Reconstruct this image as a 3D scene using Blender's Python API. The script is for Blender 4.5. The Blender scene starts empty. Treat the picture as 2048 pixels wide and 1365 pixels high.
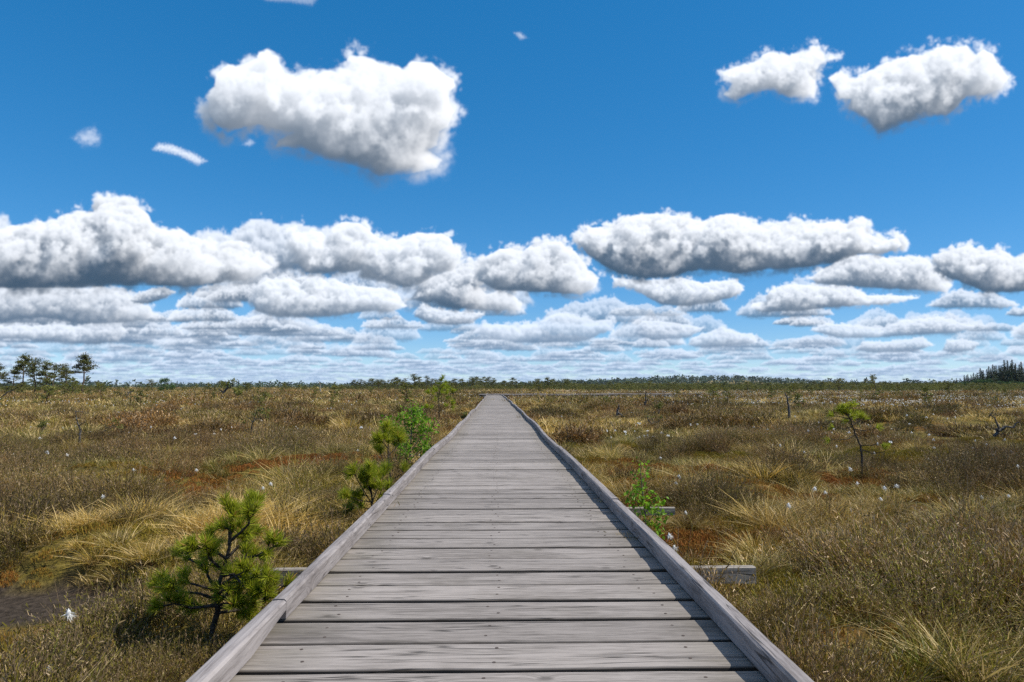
import bpy, math, random
import numpy as np
from mathutils import Vector, Matrix, Euler

S = bpy.context.scene
ROOT = S.collection
R_ = math.radians
HAZE = True

# ================================================================ camera, sun, sky, exposure
CAM_H = 0.80
PITCH, YAW = math.atan(92.5 / 1365), math.atan(27 / 1365)
cam_d = bpy.data.cameras.new('camera'); cam = bpy.data.objects.new('camera', cam_d); ROOT.objects.link(cam)
cam.location = (0, 0, CAM_H); cam.rotation_euler = (math.pi / 2 + PITCH, 0, -YAW)
cam_d.sensor_width = 36; cam_d.lens = 24.0; cam_d.clip_start = .05; cam_d.clip_end = 20000
S.camera = cam
S.view_settings.view_transform = 'Standard'; S.view_settings.look = 'None'
S.view_settings.exposure = EXPOSURE = 0.1; S.view_settings.gamma = 1.0; S.view_settings.use_curve_mapping = False
S.render.engine = 'CYCLES'
S.cycles.use_denoising = False
S.cycles.max_bounces = 6; S.cycles.diffuse_bounces = 3; S.cycles.glossy_bounces = 2
S.cycles.transmission_bounces = 3; S.cycles.transparent_max_bounces = 4; S.cycles.volume_bounces = 1
S.cycles.use_adaptive_sampling = False

SUN_EL, SUN_AZ = R_(51), R_(97)           # azimuth from +Y (the way the boardwalk runs) towards +X
sl = bpy.data.lights.new('sun', 'SUN'); sl.energy = 4.8; sl.angle = R_(.53); sl.color = (1, .945, .85)
sun = bpy.data.objects.new('sun', sl); ROOT.objects.link(sun)
_sd = Vector((math.sin(SUN_AZ) * math.cos(SUN_EL), math.cos(SUN_AZ) * math.cos(SUN_EL), math.sin(SUN_EL)))
sun.rotation_euler = _sd.to_track_quat('Z', 'Y').to_euler(); sun.location = _sd * 50

# ---------------------------------------------------------------- cumulus sky: voxel clouds lit by the sun, gathered into one sky map
PF = 1365.0                      # focal length of the photograph in its own pixels (2048 wide)
def worley(n, cells, rng):
    p = rng.random((cells, cells, cells, 3)).astype(np.float32)
    c = (np.arange(n, dtype=np.float32) + .5) * cells / n
    i = c.astype(int)
    best = np.full((n, n, n), 9., np.float32)
    for dx in (-1, 0, 1):
        for dy in (-1, 0, 1):
            for dz in (-1, 0, 1):
                q = p[np.ix_((i + dx) % cells, (i + dy) % cells, (i + dz) % cells)]
                d = (q[..., 0] + (i + dx)[:, None, None] - c[:, None, None]) ** 2
                d += (q[..., 1] + (i + dy)[None, :, None] - c[None, :, None]) ** 2
                d += (q[..., 2] + (i + dz)[None, None, :] - c[None, None, :]) ** 2
                np.minimum(best, d, out=best)
    return 1 - np.sqrt(best)
def fft_noise(n, beta, rng):
    f = np.fft.rfftn(rng.standard_normal((n, n, n)).astype(np.float32))
    k = np.fft.fftfreq(n) * n
    kz = np.fft.rfftfreq(n) * n
    r = np.sqrt(k[:, None, None] ** 2 + k[None, :, None] ** 2 + kz[None, None, :] ** 2)
    r[0, 0, 0] = 1
    a = r ** (-beta / 2) * (r > 2.5)
    v = np.fft.irfftn(f * a, s=(n, n, n)).astype(np.float32)
    return v / v.std()
_rngc = np.random.default_rng(5)
NV = 96
VOL = np.zeros((NV, NV, NV), np.float32)
for _c, _w in ((3, .62), (6, .24), (12, .10), (24, .06)):
    VOL += _w * worley(NV, _c, _rngc)
VOL -= VOL.mean(); VOL /= VOL.std()
VOL2 = fft_noise(NV, 3.6, _rngc)
def resample(V, coords):
    for ax in range(3):
        c = coords[ax] % NV
        i = np.floor(c).astype(int); t = (c - i).astype(np.float32)
        sh = [1, 1, 1]; sh[ax] = -1
        t = t.reshape(sh)
        V = np.take(V, i % NV, axis=ax) * (1 - t) + np.take(V, (i + 1) % NV, axis=ax) * t
    return V
def shift2(a, du, dw):
    iu, fu = int(np.floor(du)), du - np.floor(du)
    iw, fw = int(np.floor(dw)), dw - np.floor(dw)
    def sh(b, k, ax):
        o = np.zeros_like(b)
        n = b.shape[ax]
        if abs(k) >= n: return o
        s = [slice(None)] * 2; d = [slice(None)] * 2
        if k >= 0: s[ax] = slice(k, n); d[ax] = slice(0, n - k)
        else: s[ax] = slice(0, n + k); d[ax] = slice(-k, n)
        o[tuple(d)] = b[tuple(s)]
        return o
    a = sh(a, iu, 0) * (1 - fu) + sh(a, iu + 1, 0) * fu
    return sh(a, iw, 1) * (1 - fw) + sh(a, iw + 1, 1) * fw
def box3(a, r):
    if r < 1: return a
    for ax in range(3):
        n = a.shape[ax]
        c = np.cumsum(np.concatenate([np.repeat(np.take(a, [0], ax), r + 1, ax), a, np.repeat(np.take(a, [n - 1], ax), r, ax)], ax), axis=ax)
        a = (np.take(c, np.arange(2 * r + 1, n + 2 * r + 1), ax) - np.take(c, np.arange(0, n), ax)) / (2 * r + 1)
    return a
def sstep(a, b, x):
    t = np.clip((x - a) / (b - a), 0, 1)
    return t * t * (3 - 2 * t)
SUN_UVW = (.60 * .98, .79, -.12)          # right, up, away from the viewer
def poly_sdf(P, X, Y):
    d = np.full(X.shape, 1e9, np.float32); ins = np.zeros(X.shape, bool)
    n = len(P)
    for i in range(n):
        ax, ay = P[i]; bx, by = P[(i + 1) % n]
        ex, ey = bx - ax, by - ay
        t = np.clip(((X - ax) * ex + (Y - ay) * ey) / (ex * ex + ey * ey + 1e-9), 0, 1)
        d = np.minimum(d, (X - ax - t * ex) ** 2 + (Y - ay - t * ey) ** 2)
        if ay != by:
            c = ((ay > Y) != (by > Y)) & (X < ex * (Y - ay) / ey + ax)
            ins ^= c
    d = np.sqrt(d)
    return np.where(ins, d, -d)
def cloud_sprite(P, step, seed, dens=1., wisp=.06, grey=1., depth=1., lump=1., veil=0.):
    """voxel cloud filling outline P (photo pixels); returns x0, y0, step, rgba (premultiplied, rows top-down)"""
    rng = np.random.default_rng(seed)
    P = np.array(P, float)
    x0, y0 = P.min(0); x1, y1 = P.max(0)
    pad = .16 * (y1 - y0) + 6
    xs = np.arange(x0 - pad, x1 + pad, step, dtype=np.float32); ys = np.arange(y0 - pad, y1 + pad, step, dtype=np.float32)
    X, Y = np.meshgrid(xs, ys, indexing='ij')
    d = poly_sdf(P, X, Y)
    R = d.max()
    Z = np.sqrt(np.clip(d, 0, None) * (2 * R - np.clip(d, 0, R))) * depth
    nz = int(2 * (R * depth + pad * .6) / step)
    w = (np.arange(nz, dtype=np.float32) - nz / 2 + .5) * step
    f = np.minimum(d[:, :, None], (Z[:, :, None] - np.abs(w)[None, None, :]) * .8)
    sc = NV / (R * 3.6)                           # largest billows about R across
    off = rng.random(3) * NV
    b = resample(VOL, [(xs - x0) * sc + off[0], (ys - y0) * sc + off[1], w * sc + off[2]])
    b2 = resample(VOL2, [(xs - x0) * sc * 1.7 + off[1], (ys - y0) * sc * 1.7 + off[2], w * sc * 1.7 + off[0]])
    b3 = resample(VOL2, [(xs - x0) * sc * 5.3 + off[2], (ys - y0) * sc * 5.3 + off[0], w * sc * 5.3 + off[1]])
    b = np.minimum(b, 1.1)
    low = sstep(y0 + .45 * (y1 - y0), y1, ys)[None, :, None]          # towards the base: smoother, softer
    b4 = resample(VOL, [(xs - x0) * sc * 2.7 + off[2], (ys - y0) * sc * 2.7 + off[1], w * sc * 2.7 + off[0]])
    disp = (b * .085 * lump * (1 - .6 * low) + .05 + np.minimum(b2, 1.2) * (.06 + .22 * wisp) + np.minimum(b4, 1.2) * .065 * (1 - .7 * low) + b3 * (.025 + .05 * wisp)) * R
    soft = R * (.17 + .5 * wisp + .45 * low)
    rho = sstep(-.25, 1.1, (f + disp) / soft) * (f > -pad * .9)
    if veil: rho = rho * sstep(.0, 1.1, d[:, :, None] / R * 1.1 + veil * np.clip(b2 + .7 * b3, -2, 2) * .4)
    rho = rho.astype(np.float32)
    k = dens * 19. / (R * 2) * step                 # optical depth per voxel
    # light: march away from the sun, layer by layer from the top
    su, sv, sw = SUN_UVW
    du, dw = su / sv, sw / sv
    L = 1 / sv
    tau = np.zeros_like(rho); tv = np.zeros_like(rho)
    t = np.zeros((rho.shape[0], nz), np.float32); v = t.copy()
    for j in range(rho.shape[1]):
        r = rho[:, j, :]
        t = shift2(t, du, dw) + r * k * L * .5
        tau[:, j, :] = t
        t = t + r * k * L * .5
        v = .5 * v + .125 * (np.roll(v, 3, 0) + np.roll(v, -3, 0) + np.roll(v, 3, 1) + np.roll(v, -3, 1)) + r * k
        tv[:, j, :] = v
    rb = int(R * .09 / step)
    taus = box3(tau, rb)                                # light scattered many times is spread out
    sun = .12 * np.exp(-tau * .9) + .30 * np.exp(-tau * .2) + .42 * np.exp(-taus * .24) + .16 * np.exp(-taus * .09)
    amb = .5 + .5 * np.exp(-tv * .15)
    a = 1 - np.exp(-rho * k * 1.3)
    T = np.cumprod(1 - a, axis=2); T = np.concatenate([np.ones_like(T[:, :, :1]), T[:, :, :-1]], 2)
    wgt = T * a
    al = wgt.sum(2)
    S = (wgt * sun).sum(2); A = (wgt * amb).sum(2)
    g = grey
    S = np.maximum(S - .10 * (g - 1) * al, 0)
    rgb = S[..., None] * np.array([.95, .91, .87], np.float32) + A[..., None] * np.array([.095, .175, .285], np.float32) / g
    im = np.concatenate([rgb, al[..., None]], 2).transpose(1, 0, 2)
    return xs[0], ys[0], step, im
CX0, CX1, CY0, CY1, CS = -1000, 3060, -420, 775, 1.6     # canvas in photo pixels
CANVAS = np.zeros((int((CY1 - CY0) / CS), int((CX1 - CX0) / CS), 4), np.float32)
def bilin(im, xx, yy):
    h, w = im.shape[:2]
    im = np.pad(im, ((1, 1), (1, 1), (0, 0)))
    xx = np.clip(xx + 1, 0, w + .999); yy = np.clip(yy + 1, 0, h + .999)
    i = xx.astype(int); j = yy.astype(int)
    fx = (xx - i)[..., None]; fy = (yy - j)[..., None]
    return (im[j, i] * (1 - fx) + im[j, i + 1] * fx) * (1 - fy) + (im[j + 1, i] * (1 - fx) + im[j + 1, i + 1] * fx) * fy
def stamp(spr, tx=None, ty=None, kx=1., ky=1., flip=False, haze=0., fade=1.):
    x0, y0, st, im = spr
    if flip: im = im[:, ::-1]
    if tx is None: tx, ty = x0, y0
    w, h = im.shape[1] * st * kx, im.shape[0] * st * ky
    i0, i1 = max(0, int((tx - CX0) / CS)), min(CANVAS.shape[1], int((tx + w - CX0) / CS) + 1)
    j0, j1 = max(0, int((ty - CY0) / CS)), min(CANVAS.shape[0], int((ty + h - CY0) / CS) + 1)
    if i1 <= i0 or j1 <= j0: return
    px = (np.arange(i0, i1) + .5) * CS + CX0; py = (np.arange(j0, j1) + .5) * CS + CY0
    PX, PY = np.meshgrid((px - tx) / (st * kx) - .5, (py - ty) / (st * ky) - .5)
    s = bilin(im, PX, PY).astype(np.float32) * fade
    air = np.array([.24, .385, .60], np.float32)
    s[..., :3] = s[..., :3] * (1 - haze) + air * s[..., 3:] * haze
    s *= np.array([1, 1, 1, 1 - .35 * haze], np.float32) if haze else 1
    c = CANVAS[j0:j1, i0:i1]
    CANVAS[j0:j1, i0:i1] = s + c * (1 - s[..., 3:])
def Q(s, ox, oy, *pts):
    return [(ox + x / s, oy + y / s) for x, y in pts]
OUT = dict(
 A=Q(3.531,380,70,(130,470),(90,420),(165,360),(180,280),(260,200),(370,205),(470,160),(480,110),(540,92),(640,130),(680,190),(700,250),(850,235),(960,230),(1040,200),(1100,180),(1120,140),(1240,150),(1350,175),(1450,190),(1500,225),(1560,185),(1700,190),(1760,250),(1860,310),(1870,360),(1830,400),(1830,480),(1860,540),(1820,640),(1760,680),(1740,780),(1680,810),(1780,880),(1740,940),(1550,980),(1330,1000),(1250,950),(1100,910),(950,880),(800,800),(600,790),(620,740),(720,690),(620,665),(480,630),(380,650),(260,690),(170,620),(130,540)),
 B1=Q(3.16,1400,60,(140,260),(200,240),(280,210),(340,200),(400,150),(460,125),(560,150),(640,130),(690,95),(750,95),(790,160),(880,170),(760,215),(730,260),(740,360),(720,430),(560,430),(430,380),(330,400),(220,450),(140,410),(200,340),(140,320)),
 B2=Q(3.16,1400,60,(800,300),(880,250),(960,290),(1040,270),(1110,225),(1220,185),(1300,160),(1400,140),(1500,85),(1600,95),(1680,90),(1740,150),(1790,120),(1850,150),(1890,220),(1950,300),(1900,370),(1800,410),(1680,420),(1620,490),(1560,540),(1400,560),(1290,590),(1120,660),(1080,600),(1000,530),(930,500),(950,440),(880,430),(850,370)),
 C=Q(3.657,0,380,(-500,380),(-200,330),(-60,290),(80,255),(240,225),(320,225),(400,205),(470,170),(560,145),(680,155),(740,100),(810,85),(900,110),(1000,115),(1080,170),(1110,230),(1200,260),(1300,265),(1380,310),(1500,360),(1600,420),(1680,410),(1760,440),(1830,490),(1890,470),(1930,520),(2000,560),(1900,620),(1780,660),(1600,680),(1480,705),(1200,700),(900,700),(600,715),(300,718),(0,718),(-250,700),(-550,640)),
 D1=Q(3.938,540,420,(140,250),(170,180),(300,155),(400,170),(450,220),(480,140),(560,90),(700,100),(770,150),(840,210),(920,240),(1050,190),(1200,175),(1350,180),(1430,230),(1440,290),(1500,310),(1500,380),(1440,480),(1330,500),(1150,600),(1050,610),(900,570),(680,540),(700,480),(560,500),(400,505),(270,490),(230,420),(140,410),(200,330)),
 D2=Q(3.938,540,420,(-150,700),(-100,590),(-20,540),(60,550),(160,535),(240,580),(290,530),(390,515),(450,570),(540,560),(620,590),(760,600),(900,610),(990,640),(1030,700),(1080,760),(950,800),(750,800),(500,840),(200,850),(0,840),(-120,790)),
 D3=Q(3.938,540,420,(1050,710),(1120,680),(1200,540),(1350,500),(1480,430),(1560,410),(1660,440),(1700,500),(1640,600),(1700,660),(1800,630),(1900,660),(1990,730),(1970,790),(1700,790),(1400,770),(1280,730)),
 D4=Q(3.938,540,420,(1130,830),(1200,730),(1290,770),(1400,790),(1520,800),(1690,810),(1600,880),(1450,905),(1250,890)),
 E=Q(1,0,0,(955,560),(960,530),(975,510),(1000,497),(1025,495),(1045,502),(1060,490),(1090,483),(1120,482),(1145,495),(1160,515),(1180,540),(1200,555),(1190,575),(1160,590),(1100,585),(1050,583),(990,580)),
 F=Q(2,1024,380,(262,200),(300,150),(350,145),(400,150),(450,110),(520,90),(600,95),(680,105),(760,125),(810,100),(870,90),(930,110),(980,140),(1040,145),(1100,135),(1200,135),(1270,125),(1340,135),(1370,112),(1410,130),(1420,170),(1480,200),(1540,190),(1560,220),(1500,250),(1380,260),(1300,290),(1150,310),(1000,320),(900,335),(800,320),(700,325),(640,350),(540,355),(430,335),(360,300),(300,260)),
 G1=Q(2,1024,380,(400,350),(520,360),(600,355),(680,350),(760,370),(840,360),(900,360),(930,400),(880,430),(800,450),(700,465),(600,460),(540,430),(480,390),(410,380)),
 G2=Q(2,1024,380,(1180,350),(1250,310),(1340,260),(1420,255),(1500,270),(1580,265),(1650,270),(1700,310),(1760,380),(1740,410),(1600,400),(1480,395),(1350,385),(1220,375)),
 H=Q(2,1024,380,(1680,260),(1760,235),(1820,220),(1880,240),(1950,235),(2010,265),(2070,260),(2200,280),(2300,370),(2150,400),(2050,405),(1900,415),(1850,390),(1740,350),(1700,310)),
 I=Q(2,1024,380,(950,470),(960,450),(1010,440),(1030,400),(1080,380),(1150,375),(1230,385),(1290,380),(1360,385),(1420,420),(1560,420),(1630,430),(1560,450),(1440,460),(1260,470),(1150,485),(1080,485),(1000,490)),
 J1=Q(2,1024,380,(1190,560),(1260,530),(1350,540),(1480,550),(1560,520),(1640,515),(1700,503),(1760,520),(1850,545),(1780,570),(1600,580),(1450,590),(1300,590)),
 J2=Q(2,1024,380,(1370,640),(1400,605),(1500,605),(1640,590),(1690,620),(1600,645),(1450,650)),
 J3=Q(2,1024,380,(700,620),(720,590),(800,560),(840,545),(900,570),(960,570),(980,610),(860,625),(760,630)),
 J4=Q(2,1024,380,(480,570),(520,520),(620,525),(720,540),(770,550),(700,590),(560,600)),
 J5=Q(2,1024,380,(-160,570),(-120,530),(0,540),(100,530),(150,500),(200,490),(260,505),(340,520),(400,515),(400,560),(300,600),(140,610),(0,610)),
 J6=Q(2,1024,380,(1720,640),(1740,600),(1800,595),(1870,610),(1840,640),(1760,650)),
 K=Q(3.657,0,380,(-300,1040),(0,990),(200,990),(430,980),(560,990),(700,970),(780,950),(880,960),(920,1030),(860,1100),(700,1130),(400,1110),(200,1090),(0,1090),(-200,1070)),
 L=Q(3.657,0,380,(-300,840),(-200,780),(-50,740),(200,725),(400,730),(600,715),(800,725),(930,740),(960,800),(1100,850),(1130,930),(900,970),(600,980),(300,930),(0,960),(-200,950)),
 M=Q(3.657,0,380,(940,800),(1000,760),(1100,720),(1200,710),(1280,740),(1200,790),(1080,830),(980,825)),
 W1=Q(1,0,0,(140,275),(165,255),(190,250),(205,275),(200,295),(165,297)),
 W2=Q(1,0,0,(300,300),(315,284),(345,287),(385,303),(418,322),(395,333),(355,312)),
 W3=Q(1,0,0,(510,-8),(560,-12),(640,-8),(625,14),(575,6),(535,4)),
 W4=Q(1,0,0,(1024,64),(1040,62),(1056,76),(1040,82)),
 W5=Q(1,0,0,(480,290),(500,275),(512,285),(500,295)),
)
def horizon_field():
    rng = np.random.default_rng(11)
    protos = []
    for k in range(10):
        n = 9; w = 300; h = rng.uniform(58, 84)
        top = [(w * (i + .5) / n + rng.uniform(-8, 8), 100 - h * np.sin(np.pi * (i + .7) / (n + .4)) ** .6 * rng.uniform(.55, 1.)) for i in range(n)]
        pts = [(0, 96)] + top + [(w, 95), (w * .8, 104), (w * .5, 102), (w * .2, 104)]
        protos.append(cloud_sprite(pts, 2.6, 100 + k, dens=1.5, wisp=.08, grey=1.1, depth=1.0))
    # flat layer seen at a grazing angle: many more clouds per pixel row near the horizon
    N = 10000
    u = np.linspace(0, 1, N)
    dy = np.concatenate([1 / (1 / 205. + (1 / 5. - 1 / 205.) * u ** 1.1), rng.uniform(70, 195, 420)]); dy = np.sort(dy)[::1]; N = len(dy)
    cov = lambda x, D: VOL2[int(x * .035) % NV, int(2600 / (D + 12)) % NV, 7]      # gaps and banks
    for k in range(N):
        D = dy[k] * rng.uniform(.9, 1.1)
        x = rng.uniform(CX0 - 100, CX1)
        dens = .95 if x < 560 else (.8 if x < 900 else .62)
        if x > 560: dens *= np.clip(1.2 - D / 150, .0, 1)
        if D > 120: dens *= .75
        dens *= .55 + .6 * (cov(x, D) > -.35)
        if rng.random() > dens: continue
        p = protos[rng.integers(10)]
        wpx = D * rng.uniform(.45, 1.2) * (2.0 if rng.random() < .25 else 1.) + 14
        kx = wpx / 300; ky = kx * rng.uniform(.8, 1.5) * np.clip(.50 + D / 160, .5, 1.0)
        hz = float(np.clip(.68 - D / 260, .16, .66))
        stamp(p, x, 775 - D - 100 * ky, kx, ky, rng.random() < .5, haze=hz, fade=rng.uniform(.5, 1.) * min(1, .6 + D / 90))
def build_sky_map():
    horizon_field()
    for name, st, kw, hz, *fd in (('J5',1.6,dict(),.34),('J4',1.6,{},.32),('J3',1.6,{},.3),('J2',1.6,{},.3),('J6',1.6,{},.3),('J1',1.6,{},.28),
        ('K',1.8,{},.22),('L',2.,dict(grey=1.3),.2),('M',1.8,dict(grey=1.2),.15),('D4',1.7,{},.18),('D2',1.8,{},.1),('D3',1.8,dict(grey=1.2,dens=1.7),.12),
        ('I',1.7,{},.1),('G1',1.7,{},.1),('G2',1.8,dict(grey=1.1),.08),('H',1.8,dict(grey=1.1,dens=1.6),.06),('D1',1.8,dict(wisp=.06),.05),('E',1.8,dict(grey=1.1,dens=1.4),.06),
        ('F',2.,dict(grey=1.05,dens=2.),.03),('C',2.2,dict(grey=1.1,dens=2.4),.03),('W1',1.8,dict(veil=1.,dens=.035,wisp=.5),0,.9),('W2',1.8,dict(veil=1.,dens=.075,wisp=.45),0,.95),('W3',1.8,dict(veil=1.,dens=.03,wisp=.5),0,.6),
        ('W4',1.6,dict(veil=1.,dens=.03,wisp=.6),0,.9),('W5',1.6,dict(veil=1.,dens=.03,wisp=.6),0,.9),('B1',1.8,dict(wisp=.28,dens=.55),0),('B2',1.8,dict(wisp=.16,dens=.75),0),('A',2.0,dict(wisp=.03,dens=.9),0)):
        stamp(cloud_sprite(OUT[name], st, sum(map(ord, name)), **kw), haze=hz, fade=fd[0] if fd else 1.)

# directions <-> photograph pixels (only used to measure where things stand)
_cp, _sp, _cy, _sy = math.cos(PITCH), math.sin(PITCH), math.cos(YAW), math.sin(YAW)
FWD = np.array([_sy * _cp, _cy * _cp, _sp]); RGT = np.array([_cy, -_sy, 0.]); UPV = np.cross(RGT, FWD)
def ray(px, py):
    return FWD + RGT * ((px - 1024) / 1365) + UPV * ((682.5 - py) / 1365)
def at_z(px, py, z):
    d = ray(px, py); t = (z - CAM_H) / d[2]
    return d[0] * t, d[1] * t
def view_depth(x, y): return x * _sy + y * _cy          # metres along the viewing axis: one photograph pixel is depth / 1365 wide
def at_d(px, dist):
    d = ray(px, 775); d = d / math.hypot(d[0], d[1])
    return d[0] * dist, d[1] * dist

def nodes_of(m):
    nt = m.node_tree; nt.nodes.clear()
    return nt
def N(nt, t, **kw):
    n = nt.nodes.new(t)
    for k, v in kw.items():
        if k.startswith('i_'):
            key = k[2:]
            n.inputs[int(key) if key.isdigit() else key].default_value = v
        else: setattr(n, k, v)
    return n
def LK(nt, a, b): nt.links.new(a, b)
def M_(nt, op, a, b=None, c=None, clamp=False):
    n = nt.nodes.new('ShaderNodeMath'); n.operation = op; n.use_clamp = clamp
    for i, v in enumerate((a, b, c)):
        if v is None: continue
        if isinstance(v, (int, float)): n.inputs[i].default_value = v
        else: nt.links.new(v, n.inputs[i])
    return n.outputs[0]
def MIX(nt, f, a, b, bt='MIX'):
    n = nt.nodes.new('ShaderNodeMix'); n.data_type = 'RGBA'; n.blend_type = bt
    for sock, v in ((n.inputs[0], f), (n.inputs[6], a), (n.inputs[7], b)):
        if isinstance(v, (int, float)): sock.default_value = v
        elif isinstance(v, tuple): sock.default_value = v + (1,) if len(v) == 3 else v
        else: nt.links.new(v, sock)
    return n.outputs[2]
def MAPR(nt, v, a, b, c=0., d=1.):
    n = nt.nodes.new('ShaderNodeMapRange'); n.inputs[1].default_value = a; n.inputs[2].default_value = b
    n.inputs[3].default_value = c; n.inputs[4].default_value = d
    nt.links.new(v, n.inputs[0]); return n.outputs[0]
def NOISE(nt, vec, scale, detail=3., rough=.5, dist=0.):
    n = nt.nodes.new('ShaderNodeTexNoise'); n.inputs['Scale'].default_value = scale
    n.inputs['Detail'].default_value = detail; n.inputs['Roughness'].default_value = rough; n.inputs['Distortion'].default_value = dist
    if vec is not None: nt.links.new(vec, n.inputs['Vector'])
    return n.outputs['Fac']

def build_world():
    build_sky_map()
    az0, az1, el1, W, Hh = R_(-57), R_(57), R_(46), 2300, 900
    az = az0 + (np.arange(W) + .5) / W * (az1 - az0); el = (np.arange(Hh) + .5) / Hh * el1
    AZ, EL = np.meshgrid(az, el)
    D = np.stack([np.sin(AZ) * np.cos(EL), np.cos(AZ) * np.cos(EL), np.sin(EL)], -1)
    f = D @ FWD; x = 1024 + 1365 * (D @ RGT) / f; y = 682.5 - 1365 * (D @ UPV) / f
    im = bilin(CANVAS, (x - CX0) / CS - .5, (y - CY0) / CS - .5)
    fade = np.clip((el1 - EL) / R_(4), 0, 1)
    a = im[..., 3:] ; rgb = im[..., :3] / np.maximum(a, 1e-4)
    px = np.concatenate([rgb, a * fade[..., None]], -1).astype(np.float32)
    img = bpy.data.images.new('sky_clouds', W, Hh, alpha=True, float_buffer=True)
    img.colorspace_settings.name = 'Non-Color'; img.alpha_mode = 'CHANNEL_PACKED'
    img.pixels.foreach_set(px.ravel()); img.update(); img.pack()
    w = bpy.data.worlds.new('World'); S.world = w; w.use_nodes = True
    nt = nodes_of(w)
    sky = N(nt, 'ShaderNodeTexSky', sky_type='NISHITA', sun_disc=False, sun_elevation=SUN_EL, sun_rotation=SUN_AZ,
            altitude=200, air_density=.6, dust_density=.1, ozone_density=4.)
    gm = N(nt, 'ShaderNodeGamma'); gm.inputs[1].default_value = .56; LK(nt, sky.outputs[0], gm.inputs[0])
    hs = N(nt, 'ShaderNodeHueSaturation'); hs.inputs['Saturation'].default_value = 1.80; hs.inputs['Value'].default_value = 1.90
    LK(nt, gm.outputs[0], hs.inputs['Color'])
    b1 = N(nt, 'ShaderNodeBackground'); b1.inputs[1].default_value = .15; LK(nt, hs.outputs[0], b1.inputs[0])
    tc = N(nt, 'ShaderNodeTexCoord'); sp = N(nt, 'ShaderNodeSeparateXYZ'); LK(nt, tc.outputs['Generated'], sp.inputs[0])
    u = MAPR(nt, M_(nt, 'ARCTAN2', sp.outputs[0], sp.outputs[1]), az0, az1)      # mirrored on round the rest of the sky
    v = MAPR(nt, M_(nt, 'ARCSINE', sp.outputs[2]), 0, el1)
    for l in (u, v): l.node.clamp = False
    cb = N(nt, 'ShaderNodeCombineXYZ'); LK(nt, u, cb.inputs[0]); LK(nt, v, cb.inputs[1])
    ti = N(nt, 'ShaderNodeTexImage', image=img, extension='MIRROR', interpolation='Cubic'); LK(nt, cb.outputs[0], ti.inputs[0])
    # out-of-view cloud noise above the sky map, added to whiten the light in shadows
    pr = N(nt, 'ShaderNodeVectorMath', operation='SCALE'); LK(nt, tc.outputs['Generated'], pr.inputs[0]); LK(nt, M_(nt, 'DIVIDE', 1., M_(nt, 'MAXIMUM', sp.outputs[2], .2)), pr.inputs['Scale'])
    ov = MAPR(nt, NOISE(nt, pr.outputs[0], 2.6, 6, .55), .47, .56)
    over = M_(nt, 'GREATER_THAN', v, 1.)
    al = M_(nt, 'ADD', M_(nt, 'MULTIPLY', ti.outputs[1], M_(nt, 'LESS_THAN', v, 1.)), M_(nt, 'MULTIPLY', ov, over))
    cc = MIX(nt, over, ti.outputs[0], (.80, .81, .84))
    b2 = N(nt, 'ShaderNodeBackground'); b2.inputs[1].default_value = 1.04; LK(nt, cc, b2.inputs[0])
    mx = N(nt, 'ShaderNodeMixShader'); LK(nt, al, mx.inputs[0]); LK(nt, b1.outputs[0], mx.inputs[1]); LK(nt, b2.outputs[0], mx.inputs[2])
    out = N(nt, 'ShaderNodeOutputWorld'); LK(nt, mx.outputs[0], out.inputs[0])
build_world()

# ================================================================ helpers
def vnoise(x, y, seed):
    xi = np.floor(x).astype(np.int64); yi = np.floor(y).astype(np.int64); fx = x - xi; fy = y - yi
    fx = fx * fx * fx * (fx * (fx * 6 - 15) + 10); fy = fy * fy * fy * (fy * (fy * 6 - 15) + 10)
    def h(i, j):
        n = (i * 374761393 + j * 668265263 + seed * 974634777) & 0x7fffffff
        n = ((n ^ (n >> 13)) * 1274126177) & 0x7fffffff
        n = ((n ^ (n >> 16)) * 2246822519) & 0x7fffffff
        return (n & 0xffff) / 32767.5 - 1
    return (h(xi, yi) * (1 - fx) + h(xi + 1, yi) * fx) * (1 - fy) + (h(xi, yi + 1) * (1 - fx) + h(xi + 1, yi + 1) * fx) * fy
def fbm(x, y, sc, seed, octv=4, g=.5):
    x = np.asarray(x, float) / sc; y = np.asarray(y, float) / sc
    s = 0; a = 1; t = 0
    for o in range(octv):
        s = s + a * vnoise(x, y, seed + o * 17); t += a * a; a *= g
        x, y = x * 1.97 * .8 - y * 1.97 * .6 + 3.1, x * 1.97 * .6 + y * 1.97 * .8 + 7.7
    return s / math.sqrt(t) * 1.6

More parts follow.
